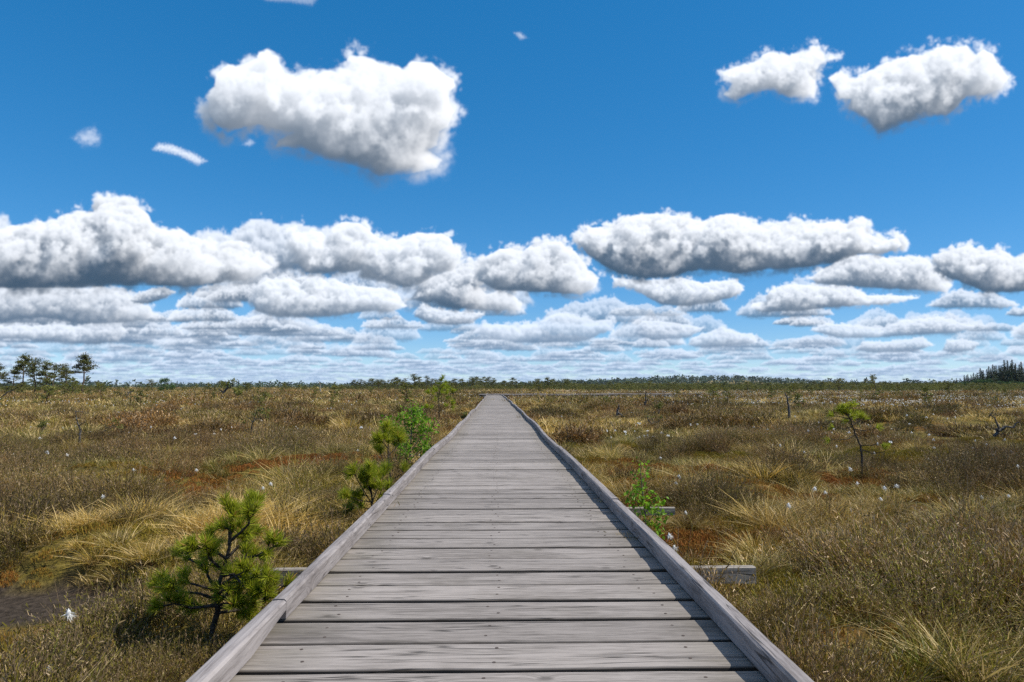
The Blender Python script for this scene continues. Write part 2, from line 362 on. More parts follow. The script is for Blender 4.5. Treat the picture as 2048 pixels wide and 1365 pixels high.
class MB:
    """collects shapes and links them as ONE mesh object"""
    def __init__(self): self.v = []; self.f4 = []; self.f3 = []; self.n = 0; self.at = {}; self.m4 = []; self.m3 = []
    def add(self, v, f, mat=0, **at):
        v = np.asarray(v, np.float32).reshape(-1, 3); f = np.asarray(f, np.int64)
        k = len(v)
        for key in set(self.at) | set(at):
            self.at.setdefault(key, [np.zeros(self.n, np.float32)] if self.n else [])
            a = at.get(key, 0.)
            self.at[key].append(np.broadcast_to(np.asarray(a, np.float32), (k,)))
        self.v.append(v)
        if f.shape[1] == 4: self.f4.append(f + self.n); self.m4.append(np.full(len(f), mat))
        else: self.f3.append(f + self.n); self.m3.append(np.full(len(f), mat))
        self.n += k
    def tube(self, pts, rad, sides=6, mat=0, cap=True, **at):
        pts = np.asarray(pts, float); n = len(pts); rad = np.broadcast_to(np.asarray(rad, float), (n,))
        t = np.gradient(pts, axis=0); t /= np.linalg.norm(t, axis=1)[:, None] + 1e-9
        ref = np.array([0, 0, 1.]) if abs(t[:, 2]).mean() < .8 else np.array([1., 0, 0])
        a = np.cross(t, ref); a /= np.linalg.norm(a, axis=1)[:, None] + 1e-9; b = np.cross(t, a)
        th = np.arange(sides) / sides * 2 * math.pi
        v = pts[:, None] + rad[:, None, None] * (a[:, None] * np.cos(th)[None, :, None] + b[:, None] * np.sin(th)[None, :, None])
        i = np.arange(n - 1)[:, None] * sides; j = np.arange(sides)[None]
        k = (j + 1) % sides
        f = np.stack([i + j, i + k, i + sides + k, i + sides + j], -1).reshape(-1, 4)
        self.add(v.reshape(-1, 3), f, mat, **at)
        if cap and rad[-1] > .002:
            self.add(np.concatenate([v[-1], pts[-1:]]), [(q, (q + 1) % sides, sides) for q in range(sides)], mat)
    def ribbons(self, base, dirs, length, width, segs=1, bend=None, mat=0, side=None, taper=0., **at):
        """many thin leaves at once: base (n,3), dirs (n,3) unit, bend (n,3) displacement at the tip"""
        base = np.asarray(base, float); dirs = np.asarray(dirs, float); n = len(base)
        length = np.broadcast_to(np.asarray(length, float), (n,)); width = np.broadcast_to(np.asarray(width, float), (n,))
        if side is None:
            side = np.cross(dirs, np.random.default_rng(n).standard_normal((n, 3))); side /= np.linalg.norm(side, axis=1)[:, None] + 1e-9
        s = np.linspace(0, 1, segs + 1)
        p = base[:, None] + dirs[:, None] * (length[:, None] * s)[..., None]
        if bend is not None: p = p + np.broadcast_to(np.asarray(bend, float), (n, 3))[:, None] * (s ** 2)[None, :, None]
        w = (width[:, None] * (1 - (1 - taper) * s ** 1.5)[None])[..., None] * .5
        v = np.stack([p - side[:, None] * w, p + side[:, None] * w], 2)          # n, segs+1, 2, 3
        i = (np.arange(n) * (segs + 1) * 2)[:, None] + (np.arange(segs) * 2)[None]
        f = np.stack([i, i + 1, i + 3, i + 2], -1).reshape(-1, 4)
        kw = {}
        for key, val in at.items():
            if isinstance(val, str): kw[key] = np.broadcast_to(s[None, :, None], (n, segs + 1, 2)).ravel()
            else: kw[key] = np.broadcast_to(np.asarray(val, float).reshape(-1, 1, 1), (n, segs + 1, 2)).ravel()
        self.add(v.reshape(-1, 3), f, mat, **kw)
    def mesh(self, name, mats, smooth=False):
        me = bpy.data.meshes.new(name)
        V = np.concatenate(self.v)
        f4 = np.concatenate(self.f4) if self.f4 else np.zeros((0, 4), int); f3 = np.concatenate(self.f3) if self.f3 else np.zeros((0, 3), int)
        me.vertices.add(len(V)); me.vertices.foreach_set('co', V.ravel())
        me.loops.add(f4.size + f3.size); me.loops.foreach_set('vertex_index', np.concatenate([f4.ravel(), f3.ravel()]).astype(np.int32))
        me.polygons.add(len(f4) + len(f3))
        st = np.concatenate([np.arange(len(f4)) * 4, f4.size + np.arange(len(f3)) * 3]).astype(np.int32)
        me.polygons.foreach_set('loop_start', st)
        mi = np.concatenate(self.m4 + self.m3).astype(np.int32)
        for m in (mats if isinstance(mats, (list, tuple)) else [mats]): me.materials.append(m)
        me.polygons.foreach_set('material_index', mi)
        me.polygons.foreach_set('use_smooth', np.full(len(mi), bool(smooth)))
        for key, arr in self.at.items():
            a = me.attributes.new(key, 'FLOAT', 'POINT'); a.data.foreach_set('value', np.concatenate(arr).astype(np.float32))
        me.update(); me.validate()
        return me
    def build(self, name, mats, parent=None, smooth=False, loc=None):
        o = bpy.data.objects.new(name, self.mesh(name, mats, smooth)); ROOT.objects.link(o)
        if parent: o.parent = parent
        if loc is not None: o.location = loc
        return o
def link(name, me, parent=None, loc=None):
    o = bpy.data.objects.new(name, me); ROOT.objects.link(o)
    if parent: o.parent = parent
    if loc is not None: o.location = loc
    return o
def tag(o, label=None, cat=None, group=None, kind=None):
    for k, v in (('label', label), ('category', cat), ('group', group), ('kind', kind)):
        if v: o[k] = v
    return o
def thing(name, label, cat, loc, rz=0., group=None, scale=None):
    o = bpy.data.objects.new(name, None); o.empty_display_size = .1; ROOT.objects.link(o)
    o.location = loc; o.rotation_euler = (0, 0, rz)
    if scale is not None: o.scale = scale
    return tag(o, label, cat, group)
def copy_thing(src, label, group, loc, rz, scale):
    r = src.copy(); ROOT.objects.link(r); r.location = loc; r.rotation_euler = (0, 0, rz); r.scale = scale
    r['label'] = label
    if group: r['group'] = group
    for ch in list(src.children):
        c = ch.copy(); ROOT.objects.link(c); c.parent = r
    return r

# ================================================================ the lie of the land
Z0 = -.40
POOL = at_z(58, 1200, -.46)
def ground_z(x, y):
    x = np.asarray(x, float); y = np.asarray(y, float)
    r = np.hypot(x, y)
    z = Z0 + .055 * fbm(x, y, 7., 3, 3) + .085 * fbm(x, y, 1.3, 9, 3) + .045 * fbm(x, y, .55, 21, 2)
    far = np.clip((r - 45) / 60, 0, 1)
    z = z * (1 - far) + (Z0 + .04 * fbm(x, y, 40., 5, 2)) * far
    bw = np.clip(1 - (np.abs(x + .4 * (np.clip(y, 0, 68) / 68) ** 2) - .75) / .9, 0, 1) * (y < 70)
    z = z * (1 - bw) + np.minimum(z, Z0 - .03) * bw
    q = np.hypot((x - POOL[0]) / .62, (y - POOL[1]) / .34)
    p = np.clip(1.45 - q, 0, .6) / .6
    z = z * (1 - p) + (Z0 - .11) * p
    az = np.degrees(np.arctan2(x, y))
    z = z + (15. * np.exp(-((az - 19) / 7.) ** 2) + 5 * np.exp(-((az - 9) / 6.) ** 2)) * np.clip((r - 800) / 600, 0, 1) ** 1.5
    z = z + 7 * np.clip((r - 2600) / 2000, 0, 1)
    return z
def gz(x, y): return float(ground_z(np.array([x]), np.array([y]))[0])
def pool_q(x, y): return np.hypot((x - POOL[0]) / .62, (y - POOL[1]) / .34)

# ================================================================ materials
def new_mat(name):
    m = bpy.data.materials.new(name); m.use_nodes = True
    return m, nodes_of(m)
def ATTR(nt, name, inst=False):
    n = nt.nodes.new('ShaderNodeAttribute'); n.attribute_name = name
    n.attribute_type = 'INSTANCER' if inst else 'GEOMETRY'
    return n
def leafy(nt, col, trans=.35, rough=.6, spec=.25):
    """diffuse leaf that lets some light through, with a faint gloss"""
    d = N(nt, 'ShaderNodeBsdfPrincipled'); d.inputs['Roughness'].default_value = rough
    d.inputs['Specular IOR Level'].default_value = spec; LK(nt, col, d.inputs['Base Color'])
    t = N(nt, 'ShaderNodeBsdfTranslucent'); LK(nt, col, t.inputs[0])
    mx = N(nt, 'ShaderNodeMixShader'); mx.inputs[0].default_value = trans
    LK(nt, d.outputs[0], mx.inputs[1]); LK(nt, t.outputs[0], mx.inputs[2])
    out = N(nt, 'ShaderNodeOutputMaterial'); LK(nt, mx.outputs[0], out.inputs[0])
def plain(nt, col, rough=.8, spec=.2, bump=None, bstr=.5, bdist=.01, metal=0.):
    d = N(nt, 'ShaderNodeBsdfPrincipled'); d.inputs['Roughness'].default_value = rough
    d.inputs['Specular IOR Level'].default_value = spec; d.inputs['Metallic'].default_value = metal
    if isinstance(col, tuple): d.inputs['Base Color'].default_value = col + (1,)
    else: LK(nt, col, d.inputs['Base Color'])
    if bump is not None:
        b = N(nt, 'ShaderNodeBump'); b.inputs['Strength'].default_value = bstr; b.inputs['Distance'].default_value = bdist
        LK(nt, bump, b.inputs['Height']); LK(nt, b.outputs[0], d.inputs['Normal'])
    out = N(nt, 'ShaderNodeOutputMaterial'); LK(nt, d.outputs[0], out.inputs[0])
    return d

def wood_mat(name, dark, light, tintamp=.25, green=.0, seed=0.):
    m, nt = new_mat(name)
    ga, gc, pr = ATTR(nt, 'ga').outputs['Fac'], ATTR(nt, 'gc').outputs['Fac'], ATTR(nt, 'pr').outputs['Fac']
    off = M_(nt, 'MULTIPLY', pr, 37.3)
    def vec(sa, sc):
        cb = N(nt, 'ShaderNodeCombineXYZ'); LK(nt, M_(nt, 'MULTIPLY_ADD', ga, sa, off), cb.inputs[0])
        LK(nt, M_(nt, 'MULTIPLY', gcw, sc), cb.inputs[1]); LK(nt, M_(nt, 'ADD', off, seed), cb.inputs[2]); return cb.outputs[0]
    gcw = gc
    # knots push the grain aside
    vo = N(nt, 'ShaderNodeTexVoronoi', voronoi_dimensions='2D'); vo.inputs['Scale'].default_value = 1.; vo.inputs['Randomness'].default_value = 1.
    LK(nt, vec(3.6, 6.5), vo.inputs['Vector'])
    kd = vo.outputs['Distance']
    gate = M_(nt, 'GREATER_THAN', N_sep(nt, vo.outputs['Color']), .72)
    kn = M_(nt, 'MULTIPLY', MAPR(nt, kd, .34, .0), gate)
    kcore = M_(nt, 'MULTIPLY', MAPR(nt, kd, .11, .05), gate)
    gcw = M_(nt, 'MULTIPLY_ADD', M_(nt, 'MULTIPLY', kn, kn), .035, gc)
    g1 = NOISE(nt, vec(3.6, 75.), 1., 5, .62, .15)
    g2 = NOISE(nt, vec(1.6, 19.), 1., 4, .6, .3)
    g3 = NOISE(nt, vec(16., 260.), 1., 3, .6)
    bl = NOISE(nt, vec(1.6, 5.), 1., 4, .55)
    f = M_(nt, 'ADD', M_(nt, 'MULTIPLY', g1, .62), M_(nt, 'MULTIPLY', g2, .38))
    f = M_(nt, 'MULTIPLY_ADD', M_(nt, 'SUBTRACT', g3, .5), .45, f)
    f = M_(nt, 'MULTIPLY_ADD', M_(nt, 'SUBTRACT', bl, .5), .35, f)
    f = MAPR(nt, f, .22, .74)
    rp = N(nt, 'ShaderNodeValToRGB'); e = rp.color_ramp.elements
    e[0].color = tuple(c * .55 for c in dark) + (1,); e[1].color = light + (1,)
    x = e.new(.30); x.color = dark + (1,)
    x = e.new(.62); x.color = tuple(.35 * a + .65 * b for a, b in zip(dark, light)) + (1,)
    LK(nt, f, rp.inputs[0])
    col = rp.outputs[0]
    # fine checks (cracks) running with the grain
    ck = NOISE(nt, vec(1.3, 30.), 1., 2, .5)
    ckm = NOISE(nt, vec(1.9, 9.), 1., 2)
    crack = M_(nt, 'MULTIPLY', MAPR(nt, M_(nt, 'ABSOLUTE', M_(nt, 'SUBTRACT', ck, .5)), .022, .005), MAPR(nt, ckm, .49, .56))
    col = MIX(nt, M_(nt, 'MULTIPLY', crack, .8), col, (.03, .026, .022))
    col = MIX(nt, M_(nt, 'MULTIPLY', kcore, .75), col, tuple(c * .6 for c in dark))
    # weathered blotches and a little algae
    geo = N(nt, 'ShaderNodeNewGeometry')
    st = NOISE(nt, geo.outputs['Position'], 2.3, 5, .65)
    col = MIX(nt, MAPR(nt, st, .56, .74, 0, .5), col, tuple(c * k for c, k in zip(dark, (.75, .74, .66))))
    if green: col = MIX(nt, M_(nt, 'MULTIPLY', M_(nt, 'MULTIPLY', ATTR(nt, 'ed').outputs['Fac'], MAPR(nt, g2, .35, .6)), green), col, (.10, .09, .055))
    if green: col = MIX(nt, M_(nt, 'MULTIPLY', ATTR(nt, 'side').outputs['Fac'], .9), col, (.035, .026, .018))      # sawn sides painted dark, standing in for the shade in the gaps
    k = M_(nt, 'MULTIPLY_ADD', M_(nt, 'SUBTRACT', N_hash(nt, pr), .5), tintamp, 1.)
    cc = N(nt, 'ShaderNodeCombineXYZ')
    for i in range(3): LK(nt, k, cc.inputs[i])
    col = MIX(nt, 1., col, cc.outputs[0], 'MULTIPLY')
    h = M_(nt, 'SUBTRACT', M_(nt, 'ADD', g1, M_(nt, 'MULTIPLY', g3, .5)), M_(nt, 'MULTIPLY', crack, 2.))
    h = M_(nt, 'ADD', h, M_(nt, 'MULTIPLY', kcore, .6))
    plain(nt, col, .78, .25, h, .55, .0016)
    return m
def N_sep(nt, c):
    s = N(nt, 'ShaderNodeSeparateColor'); LK(nt, c, s.inputs[0]); return s.outputs[0]
def N_hash(nt, v):
    w = nt.nodes.new('ShaderNodeTexWhiteNoise'); w.noise_dimensions = '1D'; LK(nt, v, w.inputs['W']); return w.outputs['Value']

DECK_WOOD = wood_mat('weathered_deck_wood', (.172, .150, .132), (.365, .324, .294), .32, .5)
KERB_WOOD = wood_mat('weathered_kerb_wood', (.172, .150, .142), (.345, .312, .300), .16, 0., 5.)
BEAM_WOOD = wood_mat('weathered_beam_wood', (.13, .112, .092), (.40, .355, .30), .2, .6, 9.)
def simple(name, c, rough=.7, var=.25, scale=30., spec=.2, metal=0.):
    m, nt = new_mat(name)
    geo = N(nt, 'ShaderNodeNewGeometry')
    n = NOISE(nt, geo.outputs['Position'], scale, 4, .6)
    col = MIX(nt, MAPR(nt, n, .3, .7), tuple(x * (1 - var) for x in c), tuple(min(1, x * (1 + var)) for x in c))
    plain(nt, col, rough, spec, n, .5, .004, metal)
    return m
SCREW = simple('rusty_screw', (.10, .075, .06), .6, .4, 200., .3, .3)

def bark_mat(name, c1, c2, scale=40.):
    m, nt = new_mat(name)
    tc = N(nt, 'ShaderNodeTexCoord')
    n = NOISE(nt, tc.outputs['Object'], scale, 5, .7)
    col = MIX(nt, MAPR(nt, n, .38, .62), c1, c2)
    plain(nt, col, .9, .1, n, .9, .006)
    return m
BARK_DARK = bark_mat('dark_pine_bark', (.018, .014, .011), (.10, .082, .066), 60.)
BARK_GREY = bark_mat('grey_twig_bark', (.075, .062, .052), (.25, .22, .19), 90.)
BARK_FAR = bark_mat('pine_trunk_bark', (.04, .03, .024), (.16, .115, .085), 6.)
DEAD_WOOD = bark_mat('bleached_dead_wood', (.02, .017, .015), (.15, .14, .13), 24.)
PALE_DEAD = bark_mat('pale_bleached_wood', (.25, .23, .21), (.55, .52, .48), 24.)

def needle_mat(name, c_old, c_new, trans=.3, obj_var=.25):
    """r: per needle, n: 1 on this year's growth"""
    m, nt = new_mat(name)
    r = ATTR(nt, 'r').outputs['Fac']; nw = ATTR(nt, 'n').outputs['Fac']
    col = MIX(nt, r, tuple(c * .62 for c in c_old), tuple(min(1, c * 1.45) for c in c_old))
    col = MIX(nt, nw, col, c_new)
    oi = N(nt, 'ShaderNodeObjectInfo')
    hs = N(nt, 'ShaderNodeHueSaturation'); LK(nt, col, hs.inputs['Color'])
    LK(nt, MAPR(nt, oi.outputs['Random'], 0, 1, 1 - obj_var, 1 + obj_var), hs.inputs['Value'])
    LK(nt, MAPR(nt, N_hash(nt, oi.outputs['Random']), 0, 1, .488, .508), hs.inputs['Hue'])
    leafy(nt, hs.outputs[0], trans, .5, .3)
    return m
NEEDLE_NEAR = needle_mat('young_pine_needles', (.29, .34, .022), (.56, .42, .10), .52, .06)
NEEDLE_FAR = needle_mat('bog_pine_needles', (.080, .095, .022), (.20, .18, .04), .28)
NEEDLE_DWARF = needle_mat('dwarf_pine_needles', (.125, .135, .028), (.27, .24, .05), .3)
SPRUCE_N = needle_mat('spruce_needles', (.030, .056, .020), (.05, .08, .02), .2, .3)
LEAF_FAR = needle_mat('broadleaf_foliage', (.055, .105, .026), (.12, .19, .035), .3, .25)
LEAF_BIRCH = needle_mat('birch_leaves', (.17, .32, .018), (.28, .42, .03), .5, .08)
FOREST = needle_mat('distant_forest_foliage', (.022, .042, .018), (.035, .065, .02), .1)

def grass_mat():
    m, nt = new_mat('sedge_blades')
    t = ATTR(nt, 't').outputs['Fac']; r = ATTR(nt, 'r').outputs['Fac']; tint = ATTR(nt, 'tint', True).outputs['Fac']; br = ATTR(nt, 'br', True).outputs['Fac']
    f = M_(nt, 'ADD', tint, M_(nt, 'MULTIPLY', M_(nt, 'SUBTRACT', r, .5), .9), clamp=True)
    col = MIX(nt, f, (.195, .235, .018), (.64, .405, .066))
    col = MIX(nt, M_(nt, 'MULTIPLY', MAPR(nt, r, .66, .80), .85), col, (.76, .58, .27))          # dead, bleached blades
    col = MIX(nt, M_(nt, 'MULTIPLY', MAPR(nt, t, .55, 1.), .45), col, (.62, .42, .15))
    col = MIX(nt, M_(nt, 'MULTIPLY', MAPR(nt, r, .22, .10), .8), col, (.10, .06, .018))
    col = MIX(nt, MAPR(nt, t, .28, .0), col, (.15, .09, .035))                                   # brown sheaths
    cc = N(nt, 'ShaderNodeCombineXYZ')
    for i in range(3): LK(nt, br, cc.inputs[i])
    col = MIX(nt, 1., col, cc.outputs[0], 'MULTIPLY')
    leafy(nt, col, .28, .5, .4)
    return m
GRASS = grass_mat()
def heather_mat():
    m, nt = new_mat('heather_twigs')
    t = ATTR(nt, 't').outputs['Fac']; r = ATTR(nt, 'r').outputs['Fac']; s = ATTR(nt, 's').outputs['Fac']
    tint = ATTR(nt, 'tint', True).outputs['Fac']; br = ATTR(nt, 'br', True).outputs['Fac']
    leaf = MIX(nt, M_(nt, 'ADD', tint, M_(nt, 'MULTIPLY', M_(nt, 'SUBTRACT', r, .5), .8), clamp=True), (.225, .205, .022), (.34, .165, .036))
    leaf = MIX(nt, M_(nt, 'MULTIPLY', MAPR(nt, t, .3, .9), MAPR(nt, r, .62, .80, 0, .9)), leaf, (.64, .47, .29))
    leaf = MIX(nt, MAPR(nt, r, .34, .18, 0, .85), leaf, (.07, .042, .02))
    col = MIX(nt, s, leaf, (.24, .165, .095))
    cc = N(nt, 'ShaderNodeCombineXYZ')
    for i in range(3): LK(nt, br, cc.inputs[i])
    col = MIX(nt, 1., col, cc.outputs[0], 'MULTIPLY')
    leafy(nt, col, .14, .65, .25)
    return m
HEATHER = heather_mat()
def moss_mat():
    m, nt = new_mat('sphagnum')
    r = ATTR(nt, 'r').outputs['Fac']; tint = ATTR(nt, 'tint', True).outputs['Fac']
    col = MIX(nt, M_(nt, 'ADD', tint, M_(nt, 'MULTIPLY', M_(nt, 'SUBTRACT', r, .5), .6), clamp=True), (.25, .20, .030), (.30, .115, .032))
    leafy(nt, col, .2, .8, .1)
    return m
MOSS = moss_mat()
def cotton_mat():
    m, nt = new_mat('cotton_fluff'); rgb = N(nt, 'ShaderNodeRGB'); rgb.outputs[0].default_value = (.90, .89, .86, 1)
    leafy(nt, rgb.outputs[0], .3, .9, .05); return m
COTTON = cotton_mat()
STALK = simple('cotton_grass_stalk', (.23, .24, .06), .6, .3, 60.)

# ================================================================ ground: one sheet to the horizon
def ground_mat():
    m, nt = new_mat('bog_ground')
    geo = N(nt, 'ShaderNodeNewGeometry'); P = geo.outputs['Position']
    n1 = NOISE(nt, P, .8, 5, .6); n2 = NOISE(nt, P, 3.5, 5, .65); n3 = NOISE(nt, P, 26., 5, .7); n4 = NOISE(nt, P, .16, 4, .55)
    col = MIX(nt, MAPR(nt, n2, .35, .65), (.12, .095, .022), (.24, .18, .036))
    col = MIX(nt, M_(nt, 'MULTIPLY', MAPR(nt, n1, .50, .62), .85), col, (.26, .120, .026))       # red and ochre sphagnum
    col = MIX(nt, M_(nt, 'MULTIPLY', MAPR(nt, n4, .52, .62), .5), col, (.17, .125, .028))
    col = MIX(nt, MAPR(nt, n3, .36, .60, .85, .0), col, (.035, .026, .012))
    far = MAPR(nt, ATTR(nt, 'far').outputs['Fac'], 0, 1)
    col = MIX(nt, far, col, MIX(nt, MAPR(nt, n1, .35, .65), (.16, .13, .042), (.26, .19, .07)))
    mud = ATTR(nt, 'mud').outputs['Fac']
    col = MIX(nt, mud, col, MIX(nt, MAPR(nt, n3, .35, .65), (.030, .023, .017), (.085, .066, .050)))
    plain(nt, col, .95, .1, n3, .9, .03)
    return m
def axis(fine, step, end, g):
    a = [0.]; s = step
    while a[-1] < end:
        if a[-1] > fine: s *= g
        a.append(a[-1] + s)
    return np.array(a)
def build_ground():
    ax = axis(7., .085, 6500, 1.075); xs = np.concatenate([-ax[:0:-1], ax])
    ay = axis(13., .085, 6500, 1.05); by = axis(1.5, .12, 1500, 1.22); ys = np.concatenate([-by[:0:-1], ay])
    X, Y = np.meshgrid(xs, ys)
    Z = ground_z(X, Y)
    b = MB()
    nx = len(xs); i = np.arange(len(ys) - 1)[:, None] * nx + np.arange(nx - 1)[None]
    f = np.stack([i, i + 1, i + nx + 1, i + nx], -1).reshape(-1, 4)
    mud = np.clip((1.15 - pool_q(X, Y) + .25 * fbm(X, Y, .3, 77, 3)) / .25, 0, 1)
    far = np.clip((np.hypot(X, Y) - 25) / 60, 0, 1)
    b.add(np.stack([X, Y, Z], -1).reshape(-1, 3), f, 0, mud=mud.ravel(), far=far.ravel())
    o = b.build('bog_ground', ground_mat(), smooth=True)
    tag(o, kind='structure')
build_ground()

# ================================================================ boardwalks
rng = np.random.default_rng(42)
def path_x(y): return -.40 * (np.clip(y, 0, 80) / 68.) ** 2 + .012 * np.sin(y * .55 + .5) * np.clip(y / 10, 0, 1)
def path_z(y): return (.010 * np.sin(y * .41) + .014 * np.sin(y * .93 + 1.)) * np.clip((y - 3) / 10, 0, 1)
def plank(b, y0, y1, half, frame, thick=.045, ns=9, zoff=0., tilt=0., roll=0.):
    """one board lying across; frame(u, v) -> x, y, z of the walk"""
    w = y1 - y0
    sec = [(0, -thick), (0, -.007), (.003, -.0015), (.010, 0), (w * .5, rng.uniform(-.0015, .0025)), (w - .010, 0), (w - .003, -.0015), (w, -.007), (w, -thick)]
    us = np.linspace(-half + rng.uniform(-.012, .012), half + rng.uniform(-.012, .012), ns)
    e0 = rng.normal(0, .0016, ns); e1 = rng.normal(0, .0016, ns)
    v = []; ga = []; gc = []; ed = []; sd = []
    for k, u in enumerate(us):
        for (q, z) in sec:
            s = q / w
            vv = y0 + q + e0[k] * (1 - s) + e1[k] * s + tilt * u
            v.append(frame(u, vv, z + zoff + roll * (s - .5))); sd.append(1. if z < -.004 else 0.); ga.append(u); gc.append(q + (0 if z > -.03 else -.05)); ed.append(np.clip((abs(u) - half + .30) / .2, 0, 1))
    n = len(sec); f = []
    for k in range(ns - 1):
        for j in range(n - 1): f.append((k * n + j, (k + 1) * n + j, (k + 1) * n + j + 1, k * n + j + 1))
        f.append((k * n + n - 1, (k + 1) * n + n - 1, (k + 1) * n, k * n))
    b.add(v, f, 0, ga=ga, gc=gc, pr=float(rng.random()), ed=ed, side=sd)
    for base in (0, (ns - 1) * n):
        c = [v[base + j] for j in range(n)]
        fan = [(0, j, j + 1) if base else (0, j + 1, j) for j in range(1, n - 1)]
        b.add(c, fan, 0, ga=us[0] * np.ones(n), gc=np.array([q for q, z in sec]), pr=float(rng.random()))
def beam(b, pts, w, h, ch=.006, pr=None, lift=None):
    """squared timber along pts (bottom centre line), slightly worn edges"""
    pts = np.asarray(pts, float); n = len(pts)
    t = np.gradient(pts, axis=0); t[:, 2] = 0; t /= np.linalg.norm(t, axis=1)[:, None]
    s = np.stack([t[:, 1], -t[:, 0], 0 * t[:, 0]], -1)
    sec = [(-w / 2, 0), (-w / 2, h - ch), (-w / 2 + ch, h), (0, h + .001), (w / 2 - ch, h), (w / 2, h - ch), (w / 2, 0)]
    run = np.concatenate([[0], np.cumsum(np.linalg.norm(np.diff(pts, axis=0), axis=1))])
    v = []; ga = []; gc = []
    for k in range(n):
        for (a, z) in sec:
            zz = z + rng.normal(0, .0008)
            if lift is not None and z == 0: zz += lift[k]
            v.append(pts[k] + s[k] * (a + rng.normal(0, .0008)) + np.array([0, 0, zz])); ga.append(run[k]); gc.append(a + z * .7)
    m = len(sec); f = []
    for k in range(n - 1):
        for j in range(m):
            f.append((k * m + j, k * m + (j + 1) % m, (k + 1) * m + (j + 1) % m, (k + 1) * m + j))
    pr = float(rng.random()) if pr is None else pr
    b.add(v, f, 0, ga=ga, gc=gc, pr=pr)
    for base, rev in ((0, 0), ((n - 1) * m, 1)):
        b.add([v[base + j] for j in range(m)], [((0, j, j + 1) if not rev else (0, j + 1, j)) for j in range(1, m - 1)], 0, ga=[0] * m, gc=[0] * m, pr=pr)
KW, KH = .054, .072
def build_boardwalk():
    root = thing('boardwalk', 'long grey plank boardwalk with low timber kerbs running straight away to the horizon', 'boardwalk', (0, 0, 0))
    fr = lambda u, v, z: (u + path_x(v), v, z + path_z(v))
    b = MB(); sc = MB()
    k = 0
    seams = [at_z(1000, q, 0)[1] for q in (1337, 1282.7, 1238, 1199.6, 1167.7, 1139.9, 1115.7, 1094.5, 1075.4, 1058.6, 1043, 1029, 1016.5)]
    y = seams[0] - 16 * .2115 + .012
    while y < 68.3:
        near = y < 14
        gap = rng.choice([.018, .021, .024, .028, .032], p=[.2, .25, .25, .18, .12])
        nxt = [q for q in seams if .1 < q - y < .32]
        wd = (nxt[0] - gap * .5 - y) if nxt else rng.uniform(.182, .194)
        tilt = rng.normal(0, .0022)
        zo = -abs(rng.normal(0, .0022)); roll = rng.normal(0, .0018)
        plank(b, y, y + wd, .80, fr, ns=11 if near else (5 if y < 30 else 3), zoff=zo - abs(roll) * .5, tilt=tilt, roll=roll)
        if y < 12:
            for u in (-.58, -.02, .58):
                for q in (.045, wd - .05):
                    uu = u + rng.uniform(-.025, .025); vv = y + q + rng.uniform(-.012, .012)
                    c = np.array(fr(uu, vv + tilt * uu, .0014 + zo - abs(roll) * .5 + roll * (q / wd - .5))); th = np.arange(8) / 8 * 6.283
                    ring = c + .0052 * np.stack([np.cos(th), np.sin(th), 0 * th], -1)
                    ring2 = c + .0066 * np.stack([np.cos(th), np.sin(th), 0 * th], -1) - (0, 0, .003)
                    sc.add(np.concatenate([ring, ring2, [c - (0, 0, .0007)]]), [(q_, (q_ + 1) % 8, 16) for q_ in range(8)])
                    sc.add(np.concatenate([ring2, ring]), [(q_, (q_ + 1) % 8, 8 + (q_ + 1) % 8, 8 + q_) for q_ in range(8)])
        y += wd + gap; k += 1
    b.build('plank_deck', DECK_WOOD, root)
    o = sc.build('deck_screws', SCREW, root); o['kind'] = 'stuff'
    # kerbs: separate lengths butted end to end, no two quite in line
    for side, joints in ((-1, [-2.2, 2.42, 4.72, 6.25, 10.3, 14.4, 18.9, 23.2, 28, 33, 38, 44, 50, 56, 62, 67.9]),
                         (1, [-2.2, .4, 4.48, 8.45, 12.6, 17.0, 21.3, 26, 31, 36, 41, 47, 53, 59, 64, 67.6])):
        for i in range(len(joints) - 1):
            a, e = joints[i] + .004, joints[i + 1] - .004
            n = max(4, int((e - a) / .3)); ys = np.linspace(a, e, n)
            bow = rng.normal(0, .0035) * np.sin(np.linspace(0, math.pi, n)) * np.clip(ys / 6, .3, 2)
            j0, j1 = rng.normal(0, .003, 2) * np.clip(a / 8, .4, 2.2)
            zb = np.abs(rng.normal(0, .004)) * np.sin(np.linspace(0, math.pi, n)) * np.clip(ys / 8, .2, 2.5)
            xs = side * (.757 + bow + np.linspace(j0, j1, n)) + path_x(ys)
            lift = None
            if side < 0 and i == 0: lift = .034 * np.clip((ys - 2.1) / .3, 0, 1); 
            kb = MB()
            wj = rng.normal(0, .002)
            beam(kb, np.stack([xs, ys, path_z(ys) + .0035 + zb], -1), KW + wj, KH + rng.normal(0, .0025), .007, lift=lift)
            kb.build('kerb_beam', KERB_WOOD, root)
    # what carries it: three joists and cross sleepers resting on the bog
    for u in (-.6, 0., .6):
        jb = MB(); ys = np.linspace(-2.4, 68, 60)
        beam(jb, np.stack([u + path_x(ys), ys, path_z(ys) - .049 - .12], -1), .05, .12)
        jb.build('joist', BEAM_WOOD, root)
    D1 = at_z(1450, 1134, -.175)[1]; D2 = at_z(1330, 1016, -.175)[1]; D3 = at_z(1232, 938, -.175)[1]
    ys = [D1 - 2.1, D1, D2, D3]
    while ys[-1] < 66: ys.append(ys[-1] + rng.uniform(2.0, 2.5))
